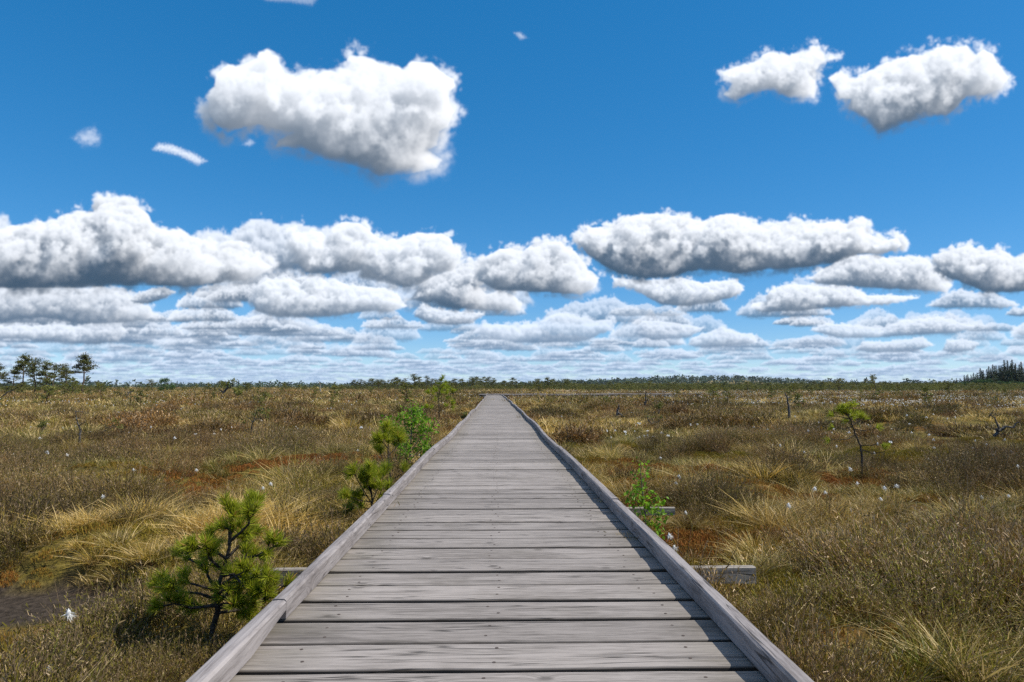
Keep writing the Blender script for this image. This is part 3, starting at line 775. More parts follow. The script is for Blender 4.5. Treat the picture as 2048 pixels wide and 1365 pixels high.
    for i, yy in enumerate(ys):
        sb = MB(); c = path_x(yy)
        xl, xr = -.93 + rng.normal(0, .04), .93 + rng.normal(0, .04)
        if i == 1: xl = -1.37; xr = at_z(1508, 1134, -.175)[0]
        if i == 2: xr = at_z(1350, 1016, -.175)[0]
        if i == 3: xr = .90
        hh = .085 if i == 1 else .06; xx = np.linspace(xl, xr, 9) + c
        beam(sb, np.stack([xx, yy + 0 * xx, path_z(yy) - .172 - hh + 0 * xx], -1), .052, hh, .004)
        sb.build('sleeper', BEAM_WOOD, root)
build_boardwalk()
def side_walk(label, A, B, z=-.006):
    root = thing('boardwalk', label, 'boardwalk', (0, 0, 0))
    A = np.array(A); B = np.array(B); L = np.linalg.norm(B - A); d = (B - A) / L; n = np.array([d[1], -d[0]])
    wob = lambda v: .03 * math.sin(v * .5) + .02 * math.sin(v * 1.3)
    fr = lambda u, v, zz: (A[0] + d[0] * v + n[0] * u, A[1] + d[1] * v + n[1] * u, z + zz + wob(v) * .5)
    b = MB(); v = 0.
    while v < L - .2:
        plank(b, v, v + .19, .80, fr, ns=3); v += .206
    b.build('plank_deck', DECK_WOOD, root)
    for s in (-1, 1):
        v = 0.
        while v < L - .3:
            e = min(L, v + rng.uniform(3.6, 4.6)); kb = MB(); vs = np.linspace(v + .004, e - .004, 8)
            beam(kb, np.array([fr(s * (.757 + .02 * math.sin(q)), q, .004) for q in vs]), KW, KH); kb.build('kerb_beam', KERB_WOOD, root); v = e
    for u in (-.6, .6):
        jb = MB(); vs = np.linspace(0, L, 30); beam(jb, np.array([fr(u, q, -.17) for q in vs]), .05, .12); jb.build('joist', BEAM_WOOD, root)
    for v in np.arange(.6, L, 2.3):
        sb = MB(); beam(sb, np.array([fr(u, v, -.345) for u in np.linspace(-1.3, 1.3, 4)]), .05, .17); sb.build('sleeper', BEAM_WOOD, root)
side_walk('plank boardwalk branching off to the right at the far end of the long one', (-1.75, 68.1 + .75), at_z(1378, 788.2, .06), .05)
side_walk('distant short stretch of boardwalk seen as a pale line before the pines', at_z(1066, 782.1, .05), at_z(1150, 781.5, .05))

# ================================================================ bog vegetation nobody could count: sedge, heather, sphagnum (stuff)
def unit(v): return v / (np.linalg.norm(v, axis=-1, keepdims=True) + 1e-9)
def sedge_src(name, seed, nb, h, wid, segs, spread=.07, lean=1.):
    g = np.random.default_rng(seed); b = MB()
    a = g.uniform(0, 6.283, nb); rr = spread * np.sqrt(g.random(nb))
    base = np.stack([rr * np.cos(a), rr * np.sin(a), -.03 + 0 * a], -1)
    a2 = a + g.normal(0, .7, nb); tilt = np.abs(g.normal(.18, .22, nb)) * lean
    d = unit(np.stack([np.cos(a2) * np.sin(tilt), np.sin(a2) * np.sin(tilt), np.cos(tilt)], -1))
    L = h * g.uniform(.45, 1.1, nb); r = g.random(nb); wid = wid * np.where(r > .68, 1.7, .9)
    arch = g.uniform(.1, .75, nb) * L * (1 + .6 * (g.random(nb) < .3))
    bend = np.stack([np.cos(a2) * arch, np.sin(a2) * arch, -arch * g.uniform(.15, .75, nb)], -1)
    b.ribbons(base, d, L, wid * g.uniform(.7, 1.3, nb), segs, bend, taper=.22, t='s', r=r)
    return b.mesh(name, GRASS)
def heather_src(name, seed, ns, h, leaf, nl, spread=.10, fat=1., dome=.0):
    """bush of wiry twigs clothed in short shoots; the outer twigs lean out and are shorter"""
    g = np.random.default_rng(seed); b = MB()
    a = g.uniform(0, 6.283, ns); q = np.sqrt(g.random(ns)); rr = spread * q
    base = np.stack([rr * np.cos(a) * .55, rr * np.sin(a) * .55, -.03 + 0 * a], -1)
    a2 = a + g.normal(0, .6, ns); tilt = np.clip(q * .75 + g.normal(0, .22, ns), -.3, 1.3)
    d = unit(np.stack([np.cos(a2) * np.sin(tilt), np.sin(a2) * np.sin(tilt), np.cos(tilt)], -1))
    L = h * g.uniform(.6, 1.15, ns)
    bend = np.stack([0 * a, 0 * a, L * .15], -1) + g.normal(0, .16, (ns, 3)) * L[:, None]
    b.ribbons(base, d, L, .0026 * fat, 3, bend, taper=.4, t='s', r=g.random(ns), s=1.)
    k = np.repeat(np.arange(ns), nl); s = g.uniform(.3, 1., ns * nl)
    p = base[k] + d[k] * (L[k] * s)[:, None] + bend[k] * (s ** 2)[:, None]
    dd = unit(d[k] + g.normal(0, .5, (len(k), 3)) + np.array([0, 0, .2]))
    rk = np.clip(.5 * g.random(ns)[k] + .5 * g.random(len(k)) + g.normal(0, .12, len(k)), 0, 1)
    b.ribbons(p, dd, leaf * g.uniform(.5, 1.6, len(k)), .0028 * fat * g.uniform(.7, 1.4, len(k)), 1, None, taper=.5, t=s, r=rk, s=0.)
    return b.mesh(name, HEATHER)
def moss_src(name, seed, n, rad):
    g = np.random.default_rng(seed); b = MB()
    a = g.uniform(0, 6.283, n); rr = rad * np.sqrt(g.random(n))
    base = np.stack([rr * np.cos(a), rr * np.sin(a), .035 * (1 - (rr / rad) ** 2) - .015], -1)
    d = unit(np.stack([g.normal(0, .5, n), g.normal(0, .5, n), np.ones(n)], -1))
    b.ribbons(base, d, g.uniform(.008, .028, n), .0055, 1, None, taper=.5, r=g.random(n))
    return b.mesh(name, MOSS)
def scatter_group(coll_name, meshes):
    c = bpy.data.collections.new(coll_name)
    for i, me in enumerate(meshes):
        o = bpy.data.objects.new('%s_tuft_%s' % (coll_name, chr(97 + i)), me); c.objects.link(o)
    return c
def instance_tree(coll):
    ng = bpy.data.node_groups.new('spread_' + coll.name, 'GeometryNodeTree')
    ng.interface.new_socket('Geometry', in_out='INPUT', socket_type='NodeSocketGeometry')
    ng.interface.new_socket('Geometry', in_out='OUTPUT', socket_type='NodeSocketGeometry')
    gi = ng.nodes.new('NodeGroupInput'); go = ng.nodes.new('NodeGroupOutput')
    ci = ng.nodes.new('GeometryNodeCollectionInfo'); ci.inputs['Collection'].default_value = coll
    ci.inputs['Separate Children'].default_value = True; ci.inputs['Reset Children'].default_value = True
    ip = ng.nodes.new('GeometryNodeInstanceOnPoints'); ip.inputs['Pick Instance'].default_value = True
    def na(name, typ):
        n = ng.nodes.new('GeometryNodeInputNamedAttribute'); n.data_type = typ; n.inputs['Name'].default_value = name
        return n.outputs[0]
    er = ng.nodes.new('FunctionNodeEulerToRotation'); ng.links.new(na('rot', 'FLOAT_VECTOR'), er.inputs[0])
    ng.links.new(gi.outputs[0], ip.inputs['Points']); ng.links.new(ci.outputs[0], ip.inputs['Instance'])
    ng.links.new(na('idx', 'INT'), ip.inputs['Instance Index']); ng.links.new(er.outputs[0], ip.inputs['Rotation'])
    ng.links.new(na('scl', 'FLOAT_VECTOR'), ip.inputs['Scale']); ng.links.new(ip.outputs[0], go.inputs[0])
    return ng
def scatter(name, meshes, P, idx, rot, scl, tint, br):
    me = bpy.data.meshes.new(name); me.vertices.add(len(P)); me.vertices.foreach_set('co', np.asarray(P, np.float32).ravel())
    for key, typ, arr, fld in (('idx', 'INT', idx, 'value'), ('rot', 'FLOAT_VECTOR', rot, 'vector'), ('scl', 'FLOAT_VECTOR', scl, 'vector'), ('tint', 'FLOAT', tint, 'value'), ('br', 'FLOAT', br, 'value')):
        a = me.attributes.new(key, typ, 'POINT'); a.data.foreach_set(fld, np.asarray(arr, np.int32 if typ == 'INT' else np.float32).ravel())
    o = bpy.data.objects.new(name, me); ROOT.objects.link(o)
    md = o.modifiers.new('spread', 'NODES'); md.node_group = instance_tree(scatter_group(name, meshes))
    tag(o, kind='stuff'); return o

grass_near = [sedge_src('sedge', 10 + i, nb, h, .0038, 4, sp, ln) for i, (nb, h, sp, ln) in enumerate(((60, .18, .07, 1.), (55, .22, .06, 1.2), (60, .15, .09, 1.3), (210, .29, .085, 1.5), (190, .34, .075, 1.4), (170, .27, .10, 1.8)))]
grass_mid = [sedge_src('sedge', 30 + i, nb, h, .0085, 3, sp, ln) for i, (nb, h, sp, ln) in enumerate(((46, .20, .13, 1.), (46, .24, .12, 1.2), (120, .29, .12, 1.6), (110, .26, .14, 1.7)))]
grass_far = [sedge_src('sedge', 40 + i, 26, h, .022, 2, .30, 1.2) for i, h in enumerate((.24, .30, .22))]
heath_near = [heather_src('heather', 50 + i, ns, h, .0150, 15, sp, 1.15) for i, (ns, h, sp) in enumerate(((90, .19, .17), (130, .24, .22), (60, .14, .14), (120, .28, .19)))]
heath_mid = [heather_src('heather', 60 + i, 60, h, .032, 8, .22, 2.6) for i, h in enumerate((.18, .23, .16))]
heath_far = [heather_src('heather', 70 + i, 22, h, .06, 8, .34, 5.) for i, h in enumerate((.20, .26))]
moss_near = [moss_src('sphagnum', 80 + i, 260, .10) for i in range(3)]

def cast(y0, y1, dens, g, m=2.2):
    """points spread evenly over the bog the picture shows, with a margin at the sides"""
    k = 1.3; A = k * (y1 * y1 - y0 * y0) + 2 * m * (y1 - y0); n = int(A * dens)
    y = g.uniform(y0, y1, int(n * 2.6)); x = g.uniform(-1, 1, len(y)) * (k * y1 + m)
    ok = np.abs(x) < k * y + m
    x, y = x[ok][:n], y[ok][:n]
    ok = (np.abs(x - path_x(y)) > .835) | (y > 69.5)
    ok &= pool_q(x, y + .12) > 1.25 + .2 * g.random(len(y))
    return x[ok], y[ok]
def low(x, y):
    """short growth round single plants and the cross sleepers"""
    f = np.ones(len(x))
    for (px, py, rad, k) in ((428, 1300, .34, .42), (420, 1345, .46, .42), (430, 1420, .32, .5), (748, 1030, .25, .5), (783, 985, .25, .5), (1294, 1075, .25, .5), (1450, 1165, .30, .8), (1721, 938, .5, .6), (1330, 1030, .3, .7), (1990, 880, .8, .6), (157, 895, .7, .6), (501, 885, .7, .6)):
        cx, cy = at_z(px, py, Z0 + .05); f = np.minimum(f, k + (1 - k) * np.clip(np.hypot(x - cx, y - cy) / rad - .6, 0, 1))
    A = np.array([-1.75, 68.85]); B = np.array(at_z(1378, 788.2, .06)); d = B - A; t = np.clip(((x - A[0]) * d[0] + (y - A[1]) * d[1]) / (d @ d), 0, 1)
    q = np.hypot(x - A[0] - t * d[0], y - A[1] - t * d[1]); f = np.minimum(f, .35 + .65 * np.clip((q - 4) / 4, 0, 1))     # trodden strip along the branch
    return f
def patch(x, y):
    h = .75 * fbm(x, y, 1.7, 101, 3) + .55 * fbm(x, y, 6.5, 131, 3)            # heather above, sedge below
    w = .8 * fbm(x, y, 2.6, 171, 3) + .5 * fbm(x, y, 11., 191, 2)             # straw above, green below
    q = fbm(x, y, .9, 211, 3) + .4 * fbm(x, y, 5., 231, 2)                     # sphagnum hollows
    for (px, py, rad, dh) in SPOTS:
        cx, cy = at_z(px, py, -.30); b = np.exp(-((x - cx) ** 2 + (y - cy) ** 2) / rad ** 2)
        if dh < 5: h = h + dh * b
        else: q = q + (dh - 10) * b
    return h, w, q
# where the picture shows a tussock (-), a heather patch (+) or a red moss hollow (12)
SPOTS = [(230, 1150, .40, -2), (60, 1130, .28, -1.5), (270, 1060, .45, -1.6), (20, 1300, .25, -1.5), (700, 1100, .5, .9), (640, 1080, .4, 1.), (80, 1040, .35, 1.6), (235, 1040, .25, 1.6), (250, 1330, .3, 1.1), (560, 1170, .25, 12),
         (1700, 1120, .45, 1.2), (1960, 1190, .45, 1.5), (1650, 1210, .25, .9), (1900, 1340, .3, -1.6), (1560, 1190, .3, -1.), (1450, 1100, .35, -.8), (1420, 1115, .22, 12), (1930, 1020, .3, 12), (1840, 1130, .2, 12), (1590, 1210, .15, 12),
         (1700, 935, 1.2, 1.), (1950, 885, 1.5, -2.), (1500, 930, 1.3, -1.2), (1850, 1000, .6, .8), (520, 900, 1., 1.), (300, 860, 2., .8), (150, 930, 1., 1.2), (350, 900, .8, -1.5), (690, 830, 2., -1.), (880, 860, 1., .8)]
def plant_cover():
    g = np.random.default_rng(7)
    G = dict(P=[], i=[], r=[], s=[], t=[], b=[]); Hh = dict(P=[], i=[], r=[], s=[], t=[], b=[]); Mo = dict(P=[], i=[], r=[], s=[], t=[], b=[])
    def put(D, x, y, i0, ni, sc, vs, t, br):
        n = len(x)
        D['P'].append(np.stack([x, y, ground_z(x, y)], -1)); D['i'].append(i0 + g.integers(0, ni, n))
        D['r'].append(np.stack([g.normal(0, .12, n), g.normal(0, .12, n), g.uniform(0, 6.283, n)], -1))
        s = sc * g.uniform(.75, 1.3, n) * np.clip(.35 + .4 * (pool_q(x, y + .15) - 1), .4, 1) * low(x, y); D['s'].append(np.stack([s, s, s * vs * g.uniform(.8, 1.2, n)], -1)); D['t'].append(t); D['b'].append(br)
    for (y0, y1, dens, gi, gb, hi, sc, vs) in ((.9, 7.5, 190, (0, 3), (3, 3), (0, 4), .90, .85), (7.5, 15, 115, (0, 3), (3, 3), (0, 4), 1.05, .85), (15, 38, 40, (6, 2), (8, 2), (4, 3), 1.30, .78),
            (38, 95, 9., (10, 3), (10, 3), (7, 2), 1.6, .75), (95, 330, .9, (10, 3), (10, 3), (7, 2), 3.2, .42), (330, 900, .03, (10, 3), (10, 3), (7, 2), 9., .2)):
        x, y = cast(y0, y1, dens, g, 2.2 if y0 < 90 else 12)
        # plants stand in clumps with hollows between them
        cs = .42 if y0 < 7 else (.6 if y0 < 15 else (1.0 if y0 < 38 else (2.4 if y0 < 95 else 9.)))
        cl = fbm(x, y, cs, 601, 2) + .5 * fbm(x, y, cs * 3.1, 611, 2)
        keep = g.random(len(x)) < np.clip(.60 + .75 * cl, .06, 1)
        x, y, cl = x[keep], y[keep], cl[keep]
        h, w, q = patch(x, y)
        pr = 1 / (1 + np.exp(-(h - .34) * 6)); u = g.random(len(x))
        isH = u < (.05 + .30 * pr if y0 < 15 else (.08 + .45 * pr if y0 < 38 else .12 + .66 * pr))
        # sedge, thinner under the heather
        k = ~isH & (g.random(len(x)) > .55 * pr * (y0 < 38))
        keep = g.random(k.sum()) < np.clip(1.0 - .55 * (q[k] > .75), 0, 1)
        xs, ys = x[k][keep], y[k][keep]; ww, hh = w[k][keep], h[k][keep]
        t = np.clip((.40 if y0 < 15 else .48) + .34 * ww + g.normal(0, .16, len(xs)), 0, 1.1)
        br = np.clip(.88 + .15 * fbm(xs, ys, 3.3, 251, 3) + g.normal(0, .14, len(xs)), .5, 1.5)
        hum = np.clip(.85 + .32 * cl[k][keep], .5, 1.5)
        bigp = np.clip(.10 + .14 * np.clip(-hh, -.5, 1.2), .03, .26) * (1 if y0 < 7 else (.22 if y0 < 38 else 0))
        bg = g.random(len(xs)) < bigp
        k2 = ~bg
        put(G, xs[k2], ys[k2], gi[0], gi[1], sc * np.clip(hum[k2], .5, 1.6), vs, t[k2], br[k2])
        put(G, xs[bg], ys[bg], gb[0], gb[1], sc * np.clip(hum[bg], .6, 1.3), vs, np.clip(t[bg] + .1, 0, 1.1), br[bg] * 1.08)
        # heather
        xs, ys = x[isH], y[isH]
        t = np.clip(.5 + .35 * fbm(xs, ys, 1.9, 271, 3) + g.normal(0, .18, len(xs)), 0, 1.1)
        br = np.clip(.80 + .22 * fbm(xs, ys, 2.7, 291, 3) + g.normal(0, .15, len(xs)), .45, 1.6)
        put(Hh, xs, ys, hi[0], hi[1], sc * np.clip(.85 + .25 * np.clip(h[isH], 0, 1.2) + .30 * cl[isH], .45, 1.5), vs, t, br)
        # sphagnum cushions in the hollows
        if y0 < 15:
            x, y = cast(y0, y1, 150, g); h, w, q = patch(x, y)
            k = g.random(len(x)) < np.clip(.45 + .5 * q, .25, .95)
            x, y = x[k], y[k]
            t = np.clip(.4 + .5 * fbm(x, y, 1.3, 311, 3), 0, 1)
            put(Mo, x, y, 0, 3, 1.15, 1.15, t, np.ones(len(x)))
    # sprigs rooted in the gap along the right kerb
    pk = [(1205, 1003), (1167, 960), (1148, 937), (1246, 1070), (1262, 1080), (1128, 912)]
    kp = np.array([at_z(px, py, 0) for px, py in pk]); n = len(pk)
    G['P'].append(np.column_stack([kp, np.full(n, -.02)])); G['i'].append(np.arange(n) % 3); G['r'].append(np.column_stack([np.zeros(n), np.zeros(n), np.arange(n) * 1.3]))
    G['s'].append(np.tile([.32, .32, .36], (n, 1))); G['t'].append(np.full(n, .85)); G['b'].append(np.full(n, .7))
    for nm, D, ms in (('sedge_grass', G, grass_near + grass_mid + grass_far), ('heather_cover', Hh, heath_near + heath_mid + heath_far), ('sphagnum_moss', Mo, moss_near)):
        C_ = lambda k: np.concatenate(D[k])
        print(nm, len(C_('i')))
        scatter(nm, ms, C_('P'), C_('i'), C_('r'), C_('s'), C_('t'), C_('b'))
plant_cover()

# ================================================================ trees and single plants
def foot(px, py, up=.12):
    """where the plant seen at a pixel stands; up: how far the plants round it hide its foot"""
    z = Z0
    for _ in range(12): x, y = at_z(px, py, z); z = .5 * z + .5 * (gz(x, y) + up)
    return x, y, gz(x, y) + up
def jitter_path(g, a, b, n, amp):
    a = np.array(a, float); b = np.array(b, float); t = np.linspace(0, 1, n)
    p = a + (b - a) * t[:, None]
    w = np.cumsum(g.normal(0, 1, (n, 3)), axis=0); w -= w[0] + (w[-1] - w[0]) * t[:, None]
    return p + w * amp
def tuft(b, c, rad, n, g, size, flat=.55, mat=0, new=0., up=.35):
    """a spray of needles: many small blades round a centre"""
    p = c + g.normal(0, 1, (n, 3)) * rad * np.array([.5, .5, .5 * flat])
    d = unit(g.normal(0, 1, (n, 3)) + np.array([0, 0, up]))
    b.ribbons(p, d, size * g.uniform(.6, 1.3, n), size * .42 * g.uniform(.7, 1.3, n), 1, None, mat, taper=.35, r=g.random(n), n=new * (g.random(n) < .25))
def pine_meshes(seed, h, bare=.45, spread=.30, dens=1., lean=.05, kind='tall', nsize=.17, leaves=None):
    """old bog pine: crooked stem, flat irregular plates of needles with sky between them; returns trunk and crown meshes"""
    g = np.random.default_rng(seed); tb = MB(); cb = MB()
    top = np.array([g.normal(0, lean * h), g.normal(0, lean * h), h * .96])
    tp = jitter_path(g, (0, 0, -.25), top, 9, .018 * h)
    r0 = .024 * h if kind == 'tall' else .03 * h
    tb.tube(tp, np.linspace(r0, r0 * .25, 9), 6)
    nb = int(g.integers(10, 15))
    for i in range(nb):
        f = bare + (1 - bare) * (i + .5) / nb * .98
        k = f * 8; j = min(7, int(k)); p0 = tp[j] + (tp[j + 1] - tp[j]) * (k - j)
        a = i * 2.4 + g.uniform(-.7, .7)
        prof = spread * h * (1.1 - .75 * ((f - bare) / (1 - bare)) ** 1.5) * g.uniform(.45, 1.2)
        if g.random() < .12: prof *= 1.4
        e = p0 + np.array([math.cos(a) * prof, math.sin(a) * prof, prof * g.uniform(-.05, .55)])
        bp = jitter_path(g, p0, e, 5, .03 * prof)
        tb.tube(bp, np.linspace(r0 * .42, r0 * .10, 5), 4, cap=False)
        for q in np.linspace(.45, 1.08, max(2, int(3 * dens))):
            c = p0 + (e - p0) * q + np.array([g.normal(0, .10), g.normal(0, .10), g.uniform(0, .10)]) * prof
            tuft(cb, c, .10 * h * g.uniform(.5, 1.25), int(44 * dens * g.uniform(.5, 1.3)), g, nsize, .42, 0, .6)
    tuft(cb, top, .10 * h, int(70 * dens), g, nsize, .8, 0, .6)
    # dead snags low on the stem
    for i in range(int(g.integers(2, 6))):
        f = g.uniform(.08, max(.12, bare)); k = f * 8; j = int(k); p0 = tp[j]
        a = g.uniform(0, 6.28); L = spread * h * g.uniform(.2, .6)
        tb.tube(jitter_path(g, p0, p0 + np.array([math.cos(a) * L, math.sin(a) * L, L * g.uniform(-.2, .3)]), 4, .04 * L), np.linspace(r0 * .2, r0 * .06, 4), 3, cap=False)
    return tb.mesh('pine_trunk', BARK_FAR, True), cb.mesh('pine_crown', leaves or NEEDLE_FAR)
def spruce_meshes(seed, h):
    g = np.random.default_rng(seed); tb = MB(); cb = MB()
    tb.tube([(0, 0, -.3), (0, 0, h * .5), (0, 0, h)], [.018 * h, .011 * h, .01], 5)
    nw = 24
    for i in range(nw):
        f = (i + .6) / nw; z = h * (.05 + .94 * f)
        R = h * .15 * (1 - f) ** .85 * g.uniform(.75, 1.25) + .010 * h
        for j in range(int(10 - 4 * f)):
            a = g.uniform(0, 6.28); RR = R * g.uniform(.7, 1.2)
            n = 22
            s = g.uniform(.12, 1, n); p = np.stack([np.cos(a) * RR * s, np.sin(a) * RR * s, z - RR * .30 * s + RR * .12 * s ** 3], -1) + g.normal(0, .09 * R + .002, (n, 3))
            d = unit(np.stack([np.cos(a) + g.normal(0, .7, n), np.sin(a) + g.normal(0, .7, n), g.normal(-.35, .3, n)], -1))
            sz = .036 * h * (1 - .72 * f)
            cb.ribbons(p, d, sz * g.uniform(.8, 1.5, n), sz * .5, 1, None, taper=.3, r=g.random(n), n=0.)
    return tb.mesh('spruce_trunk', BARK_FAR, True), cb.mesh('spruce_crown', SPRUCE_N)
def broadleaf_meshes(seed, h, w):
    g = np.random.default_rng(seed); tb = MB(); cb = MB()
    tp = jitter_path(g, (0, 0, -.3), (0, 0, h * .8), 6, .02 * h); tb.tube(tp, np.linspace(.03 * h, .008 * h, 6), 6)
    for i in range(34):
        a = g.uniform(0, 6.28); z = g.uniform(.10, 1.); rr = w * .5 * math.sqrt(max(.05, 1 - ((z - .48) / .56) ** 2)) * g.uniform(.45, 1.)
        c = np.array([math.cos(a) * rr, math.sin(a) * rr, z * h * .96])
        if i % 3 == 0: tb.tube(jitter_path(g, tp[min(5, int(z * 4))], c, 4, .03), [.012 * h, .008 * h, .006 * h, .003 * h], 4, cap=False)
        tuft(cb, c, .16 * h * g.uniform(.7, 1.2), 70, g, .06 * h, .8, 0, .4, .1)
    return tb.mesh('broadleaf_trunk', BARK_FAR, True), cb.mesh('broadleaf_crown', LEAF_FAR)
def make_tree(name, meshes, label, cat, group, loc, rz=0., scale=(1, 1, 1)):
    t = thing(name, label, cat, loc, rz, group, scale)
    link('trunk', meshes[0], t); link('crown', meshes[1], t)
    return t
_seen = {}
def plant_tree(key, name, meshes, label, cat, group, px, dist, h, rz, wide=1.):
    """first of a kind is built, the rest are copies of it and of its parts"""
    x, y = at_d(px, dist); z = gz(x, y); h = h * view_depth(x, y) / dist
    sc = (h * wide, h * wide, h)
    if key in _seen: return copy_thing(_seen[key], label, group, (x, y, z), rz, sc)
    t = make_tree(name, meshes, label, cat, group, (x, y, z), rz, sc); _seen[key] = t
    return t
# prototypes, one metre tall at scale 1
TALL = [pine_meshes(200 + i, 1., b_, s_, d_, l_, nsize=.038) for i, (b_, s_, d_, l_) in enumerate(((.62, .27, 1.1, .06), (.45, .30, 1.2, .10), (.35, .30, 1.3, .04), (.55, .24, .9, .12), (.30, .26, 1.4, .05), (.66, .22, .9, .10), (.25, .33, 1.3, .08)))]
DWARF = [pine_meshes(240 + i, 1., b_, s_, d_, l_, nsize=.070, kind='dwarf', leaves=NEEDLE_DWARF) for i, (b_, s_, d_, l_) in enumerate(((.25, .42, .7, .15), (.45, .38, .55, .22), (.10, .50, .8, .05), (.55, .45, .5, .30), (.2, .30, .75, .10)))]
SPRUCE = [spruce_meshes(260 + i, 1.) for i in range(4)]
BROAD = [broadleaf_meshes(270 + i, 1., w) for i, w in enumerate((1.05, .8, .95))]

def px_h(px_tall, dist): return px_tall * dist / 1365
gT = np.random.default_rng(77)
# the loose stand of tall pines at the left edge
LEFT = [(-34, 118, 62, 2, 'bog pine cut by the left edge of the view, behind the tall stand'), (7, 122, 66, 1, 'broad bog pine at the very left edge of the tall stand'),
        (46, 128, 83, 0, 'tall bog pine with two bent tops and a bare lower stem in the left stand'), (68, 126, 74, 3, 'thin tall pine leaning beside the two-topped pine in the left stand'),
        (28, 131, 58, 6, 'low spreading pine behind the two-topped pine in the left stand'), (108, 134, 62, 1, 'open-crowned pine at the back of the left stand, behind the bushy one'),
        (92, 124, 70, 4, 'bushy bog pine in the middle of the left stand'), (126, 120, 56, 2, 'low broad bog pine between the bushy and the lone tall pine of the left stand'),
        (141, 132, 62, 5, 'slim bog pine just left of the lone tall pine'), (165, 128, 84, 0, 'lone tall pine with long bare trunk and tufted top, rightmost of its stand')]
for px, D, hp, k, lab in LEFT:
    plant_tree(('T', k), 'bog_pine', TALL[k], lab, 'pine tree', 'tall pines of the left stand', px, D, px_h(hp * .97, D), gT.uniform(0, 6.28) if px != 165 else 2.0, 1.15)
for i in range(26):
    px = gT.uniform(-120, 215); D = gT.uniform(85, 128)
    plant_tree(('D', i % 5), 'dwarf_pine', DWARF[i % 5], 'scrubby young pine under and in front of the tall pine stand at the left edge', 'pine tree', 'young pines under the left stand', px, D, gT.uniform(1.0, 2.6), gT.uniform(0, 6.28), gT.uniform(.8, 1.1))
# round tree and its neighbours
plant_tree('R0', 'broadleaf_tree', BROAD[0], 'dense round-headed dark green tree standing alone on the open bog', 'tree', None, 334, 150, px_h(30, 150), .4, 1.0)
plant_tree(('T', 5), 'bog_pine', TALL[5], 'ragged half-dead pine just left of the round-headed tree', 'pine tree', None, 308, 140, px_h(28, 140), 1.2, 1.5)
plant_tree(('D', 0), 'dwarf_pine', DWARF[0], 'low spreading pine left of the ragged pine by the round tree', 'pine tree', None, 294, 132, px_h(20, 132), 1.2, 1.3)
# single small pines standing out against the sky
for px, D, hp, k, lab in ((202, 110, 17, 1, 'low flat-topped pine right of the tall left stand'), (491, 105, 21, 3, 'small flat-topped pine on a thin stem, second right of the gnarled two-stemmed pine'), (511, 115, 17, 1, 'small tufted pine right of the flat-topped one'),
                          (574, 120, 22, 3, 'leaning flag-shaped small pine alone on the skyline'), (563, 118, 15, 0, 'bushy little pine at the foot of the flag-shaped pine'), (630, 120, 17, 2, 'low bushy pine left of the thin dead stem on the skyline'),
                          (1577, 110, 25, 1, 'small pine with a dark stem standing in the cotton grass before the right pine belt'), (1676, 118, 32, 3, 'flat-topped pine standing clear in front of the right pine belt'), (1756, 122, 40, 1, 'tall thin pine rising above the right pine belt, nearest of it'),
                          (1900, 100, 30, 2, 'yellow-green spreading pine in front of the spruce wood')):
    plant_tree(('D', k), 'dwarf_pine', DWARF[k], lab, 'pine tree', None, px, D, px_h(hp, D), gT.uniform(0, 6.28), 1.)
# the line of pines beyond the end of the boardwalk
def envelope(px):
    xs = [640, 690, 712, 745, 760, 800, 835, 860, 880, 895, 930, 955, 975, 1000, 1030, 1050, 1080, 1098, 1120, 1150, 1200, 1290, 1400, 1500, 1600, 1700, 1800, 1890, 1930]
    hs = [8, 13, 22, 24, 22, 27, 32, 28, 16, 29, 27, 27, 27, 22, 26, 16, 28, 32, 24, 21, 18, 18, 17, 18, 18, 20, 17, 15, 14]
    return np.interp(px, xs, hs)
n = 0
for px in np.concatenate([np.linspace(652, 1130, 105), np.linspace(1130, 1990, 125)]):
    px = px + gT.uniform(-4, 4); D = gT.uniform(205, 290)
    hp = envelope(px) * gT.choice([1., .85, .66, .5], p=[.3, .25, .25, .2]) + (5 * 250 / D - 5)
    mid = px < 1130; k = int(gT.choice([0, 1, 2, 3, 4, 5, 6], p=[.05, .12, .26, .05, .25, .05, .22] if not mid else [.12, .15, .18, .1, .18, .1, .17]))
    lab = 'ragged dark pine in the line of pines beyond the end of the boardwalk' if mid else 'olive green pine in the low even belt of pines right of the boardwalk'
    plant_tree(('T', k), 'bog_pine', TALL[k], lab, 'pine tree', 'pines beyond the end of the boardwalk' if mid else 'pines of the right belt', px, D, px_h(hp, D), gT.uniform(0, 6.28), gT.uniform(1.15, 1.7) * (1. if mid else 1.3))
# low pines scattered over the open bog
for i in range(90):
    u = gT.random(); D = 34 * (210 / 34) ** (u ** .8)
    px = gT.uniform(-150, 2200)
    if abs(px - 997) < 45 + 1400 / D: continue
    if D < 60 and gT.random() < .45: continue
    h = gT.uniform(.45, 1.2) * (1 + D / 130)
    side = 'left' if px < 997 else 'right'
    band = 'near the open middle of the bog' if D < 80 else 'far out towards the pines'
    plant_tree(('D', i % 5), 'dwarf_pine', DWARF[i % 5], 'stunted yellow-green pine %s, %s of the boardwalk' % (band, side), 'pine tree', 'stunted pines %s, %s side' % (band, side), px, D, h, gT.uniform(0, 6.28), gT.uniform(.9, 1.5))
